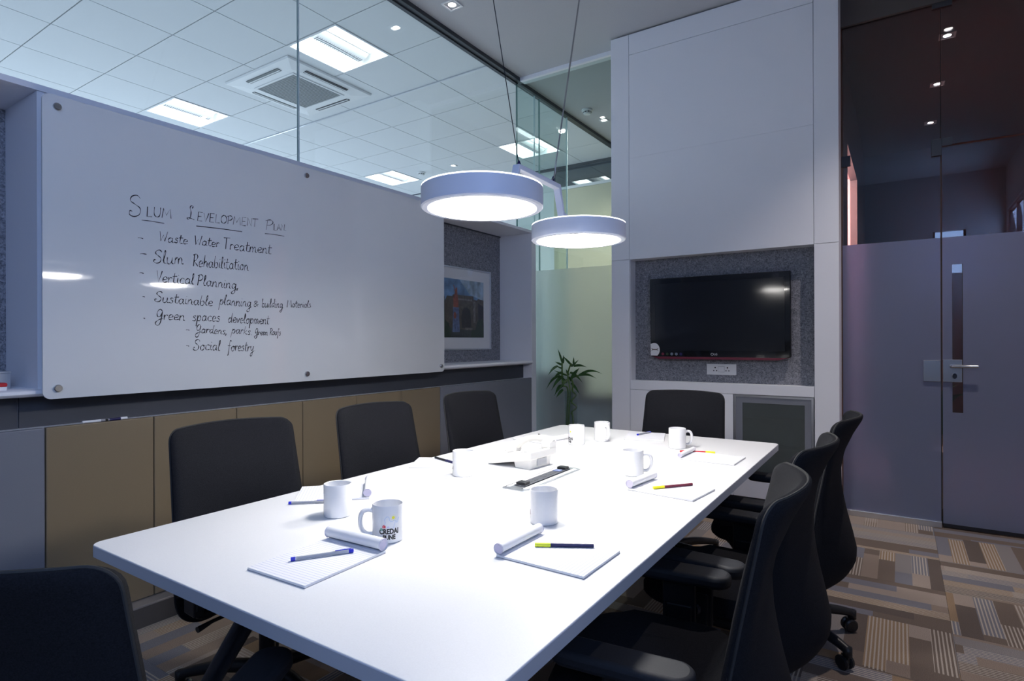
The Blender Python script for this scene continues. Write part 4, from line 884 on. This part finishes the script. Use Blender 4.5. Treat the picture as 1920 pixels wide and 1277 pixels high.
def chair_proto():
    t = thing('office_chair', 'x', 'chair')
    fr, bk2, nz, nx = back_shape()
    m = MB(); vs = [p for r_ in fr for p in r_] + [p for r_ in bk2 for p in r_]; off = (nz + 1) * (nx + 1); w1 = nx + 1; fs = []
    for i in range(nz):
        for j in range(nx):
            a = i * w1 + j; fs += [(a, a + 1, a + w1 + 1, a + w1), (off + a, off + a + w1, off + a + w1 + 1, off + a + 1)]
    for i in range(nz):
        a = i * w1; fs.append((a, a + w1, off + a + w1, off + a)); a = i * w1 + nx; fs.append((a, off + a, off + a + w1, a + w1))
    for j in range(nx):
        fs.append((j, off + j, off + j + 1, j + 1)); a = nz * w1 + j; fs.append((a, a + 1, off + a + 1, off + a))
    m.add(vs, fs); b = obj('backrest', m, MT['chair_fabric'], t); 
    for p in b.data.polygons: p.use_smooth = True
    def mid(a, c, k=.16): return tuple(x + (y - x) * k for x, y in zip(a, c))
    loop = [mid(bk2[i][0], fr[i][0], .3) for i in range(nz + 1)] + [mid(bk2[nz][j], fr[nz][j], .3) for j in range(1, nx)] + [mid(bk2[i][nx], fr[i][nx], .3) for i in range(nz, -1, -1)]
    obj('piping', MB().tube(loop, .0035, 6), MT['piping'], b, smooth=True)
    # seat cushion
    ng = 28; P = []
    for k in range(ng):
        a = 2 * math.pi * k / ng; c, s = math.cos(a), math.sin(a); P.append((.235 * abs(c) ** .5 * (1 if c > 0 else -1), .065 + .205 * abs(s) ** .5 * (1 if s > 0 else -1)))
    m = MB(); lv = [(.94, .425), (1.0, .44), (1.0, .47), (.95, .492), (.82, .50), (.4, .496)]
    vs = [(x * k, .065 + (y - .065) * k, z - (.012 if y > .2 and z > .46 else 0)) for k, z in lv for x, y in P]
    fs = [(a * ng + k, a * ng + (k + 1) % ng, (a + 1) * ng + (k + 1) % ng, (a + 1) * ng + k) for a in range(len(lv) - 1) for k in range(ng)] + [tuple(range(ng - 1, -1, -1)), tuple(range((len(lv) - 1) * ng, len(lv) * ng))]
    m.add(vs, fs); obj('seat', m, MT['chair_fabric'], t, smooth=True)
    obj('seat_pan', MB().prism(rrect(-.20, .20, -.17, .20, .06), .405, .427), MT['black_plastic'], t, bevel=.004)
    me = obj('tilt_mechanism', MB().prism(rrect(-.09, .09, -.15, .12, .03), .335, .406), MT['black_plastic'], t, bevel=.01)
    obj('lever', MB().tube([(.08, .05, .37), (.22, .06, .365), (.27, .07, .36)], [.006, .006, .010], 8), MT['black_plastic'], me, smooth=True)
    obj('back_support', MB().tube(smooth_path([(0, -.10, .365), (0, -.16, .355), (0, -.205, .365), (0, -.235, .39), (0, -.24, .42)], 5), [.03] * 16 + [.016] * 5, 10), MT['black_plastic'], t, smooth=True)
    for s in (-1, 1):
        ar = obj('armrest', MB().prism(rrect(s * .266 - .043, s * .266 + .043, -.10, .200, .040, 8), .585, .620), MT['chair_shell'], t, bevel=.012, seg=3, smooth=True)
        obj('arm_post', box(s * .266 - .011, s * .266 + .011, -.005, .085, .42, .59), MT['black_plastic'], ar, bevel=.004)
        obj('arm_sleeve', box(s * .266 - .017, s * .266 + .017, 0.004, .076, .40, .52), MT['black_plastic'], ar, bevel=.005)
        obj('arm_bracket', MB().tube(smooth_path([(s * .10, .04, .40), (s * .20, .04, .392), (s * .248, .04, .396), (s * .267, .04, .44)], 4), .018, 10), MT['black_plastic'], ar, smooth=True)
        kn = MB().lathe([(0.0001, 0), (.016, 0), (.018, .006), (.012, .012), (0.0001, .012)], 16)
        for k in range(len(kn.v)): x, y, z = kn.v[k]; kn.v[k] = (s * (.283 + z), .04 + x, .47 + y)
        obj('arm_knob', kn, MT['dark_metal'], ar, smooth=True)
    obj('gas_column', MB().lathe([(0.0001, .10), (.026, .10), (.026, .25), (.018, .25), (.018, .34), (0.0001, .34)], 18), MT['black_plastic'], t, smooth=True)
    obj('base_hub', MB().lathe([(0.0001, .07), (.042, .07), (.045, .085), (.04, .125), (.03, .135), (0.0001, .135)], 20), MT['black_plastic'], t, smooth=True)
    lm = MB().tube(smooth_path([(.03, 0, .105), (.14, 0, .108), (.25, 0, .092), (.315, 0, .076)], 4), [.026, .026, .025, .024, .023, .022, .021, .020, .019, .018, .017, .017, .017], 10); lm.add(*(lambda q: (q.v, q.f))(MB().cyl((.308, 0), .017, .055, .09, 14))); lme = lm.mesh('base_leg')
    for p in lme.polygons: p.use_smooth = True
    cm = MB()
    for s in (-1, 1):
        q = MB().lathe([(0.0001, 0), (.022, 0), (.028, .004), (.028, .013), (.022, .017), (0.0001, .017)], 18)
        for k in range(len(q.v)): x, y, z = q.v[k]; q.v[k] = (.296 + x, s * (.006 + z), .0285 + y)
        cm.add(q.v, q.f)
    cm.box(.285, .315, -.006, .006, .03, .058); cme = cm.mesh('caster')
    for k in range(5):
        l_ = obj('base_leg', lme, MT['black_plastic'], t); l_.rotation_euler = (0, 0, R(72 * k + 20)); obj('caster', cme, MT['black_plastic'], l_)
    return t
CH = [  # x, y, facing angle (0 = facing +Y), dz, label
    (-1.885, 1.255, R(-90 - 4), 0.0, 'nearest black chair on the left, in front of the mustard panels'),
    (-1.890, 1.985, R(-90 - 1), 0.0, 'middle black chair on the left side of the table'),
    (-1.890, 2.730, R(-90 - 2), 0.0, 'farthest black chair on the left, in front of a slate panel'),
    (-1.072, 3.260, R(180), 0.0, 'black chair at the far end of the table below the television'),
    (-1.228, .455, R(30), 0.0, 'black chair in the lower left corner seen from behind'),
    (-.455, 1.385, R(90 + 6), 0.0, 'nearest black chair on the right with both armrests showing'),
    (-.450, 2.02, R(90 - 3), 0.0, 'middle black chair on the right side of the table'),
    (-.420, 2.740, R(90 - 1), 0.0, 'farthest black chair on the right, in front of the frosted glass')]
proto = chair_proto()
for k, (x, y, a, dz, lb) in enumerate(CH):
    c = proto if k == 0 else copy_tree(proto)
    c.location = (x, y, dz); c.rotation_euler = (0, 0, a); tag(c, lb, 'chair', 'black office chairs around the table')

# ================================================================== PLANTS
t = thing('bamboo_plant', 'lucky bamboo with long green leaves in a tall clear vase', 'plant', (-2.40, 4.45, 0))
vr = .056
obj('vase', MB().lathe([(0.0001, 0), (vr, 0), (vr, .83), (vr - .004, .83), (vr - .004, .012), (0.0001, .012)], 32, (.058, 0, 0)), MT['vase_glass'], t, smooth=True)
for st, dy in (([(.03, .02), (.015, .548), (.023, .835), (-.019, .889), (-.025, 1.072)], .0), ([(.045, .02), (.042, .556), (.05, .83), (.03, .964), (.065, 1.056), (.078, 1.056)], -.012), ([(.08, .02), (.076, .565), (.056, .642), (.104, .694), (.06, .74), (.098, .796), (.064, .831), (.078, .892), (.064, .94), (.132, .967)], .008)):
    s_ = obj('stalk', MB().tube(smooth_path([(x, dy + .008 * math.sin(z * 40), z) for x, z in st], 6), .0068, 8), MT['stalk'], t, smooth=True)
LV = [(-0.028,1.066,-0.087,1.195,1.0),(-0.018,1.066,-0.007,1.140,1.0),(0.065,1.056,-0.004,1.134,1.0),(0.078,1.050,0.092,1.126,1.0),(0.078,1.044,0.222,1.038,1.0),(-0.067,1.044,-0.145,0.958,1.0),(-0.025,0.956,-0.131,0.822,1.4),(-0.053,0.955,-0.199,0.825,1.0),(0.016,0.963,-0.109,1.006,0.8),(0.132,0.967,0.342,0.982,1.0),(0.132,0.967,0.277,0.941,1.1),(0.064,0.940,0.166,1.034,1.6),(-0.019,0.876,-0.124,0.773,1.5),(-0.019,0.840,-0.089,0.762,1.3),(0.030,0.964,0.003,1.018,1.2),(0.037,0.952,0.043,0.897,1.4),(-.02,1.02,-.067,1.044,.7),(-.02,.93,-.053,.955,.7)]
def leaf_mesh(p0, p1, wd, bow, tw):
    p0, p1 = Vector(p0), Vector(p1); d = p1 - p0; L = d.length; d.normalize(); side = d.cross(Vector((0, -1, 0)));
    if side.length < .1: side = Vector((1, 0, 0))
    side.normalize(); side = (side + Vector((0, -1, 0)) * tw).normalized(); nrm = d.cross(side); n = 10; vs = []
    for k in range(n + 1):
        a = k / n; w_ = wd * ((.25 + .75 * math.sin(math.pi * min(1, a * .80 + .20))) * (1 - a ** 3) if a < 1 else 0); c = p0 + (p1 - p0) * a + Vector((0, 0, bow * math.sin(math.pi * a) * L))
        vs += [c - side * w_, c + nrm * w_ * .25, c + side * w_]
    fs = [q for k in range(n) for q in ((3 * k, 3 * k + 1, 3 * k + 4, 3 * k + 3), (3 * k + 1, 3 * k + 2, 3 * k + 5, 3 * k + 4))]
    return MB().add(vs, fs)
for (a, b, c, d, wv) in LV + [(-.02, .99, -.11, .93, 1), (.05, .99, .15, .90, 1.1), (.03, .93, -.03, .83, 1.3), (.065, 1.04, .12, 1.10, .9), (-.025, 1.05, -.10, 1.08, .9), (.06, .90, .13, .80, 1.1), (.02, .90, -.06, .98, 1.0)]:
    obj('leaf', leaf_mesh((a, random.uniform(-.01, .01), b), (c, random.uniform(-.07, .05), d), .0115 * wv, random.uniform(.05, .16) if d < b + .02 else random.uniform(-.03, .04), random.uniform(-.3, .3)), MT['leaf'], t, smooth=True)

t = thing('hallway_plant', 'leafy plant in a pale pot blurred behind the frosted pane', 'plant', (.12, 5.42, 0))
obj('pot', MB().lathe([(0.0001, 0), (.15, 0), (.20, .40), (.21, .44), (.19, .44), (.18, .40), (0.0001, .40)], 32), MT['pot'], t, smooth=True)
for k in range(26):
    a = random.uniform(0, 6.28); rr_ = random.uniform(.12, .36); z = random.uniform(.55, 1.02)
    obj('leaf', leaf_mesh((.02 * math.cos(a), .02 * math.sin(a), .40), (rr_ * math.cos(a), rr_ * math.sin(a), z), .035, .25, random.uniform(-.4, .4)), MT['leaf'], t, smooth=True)
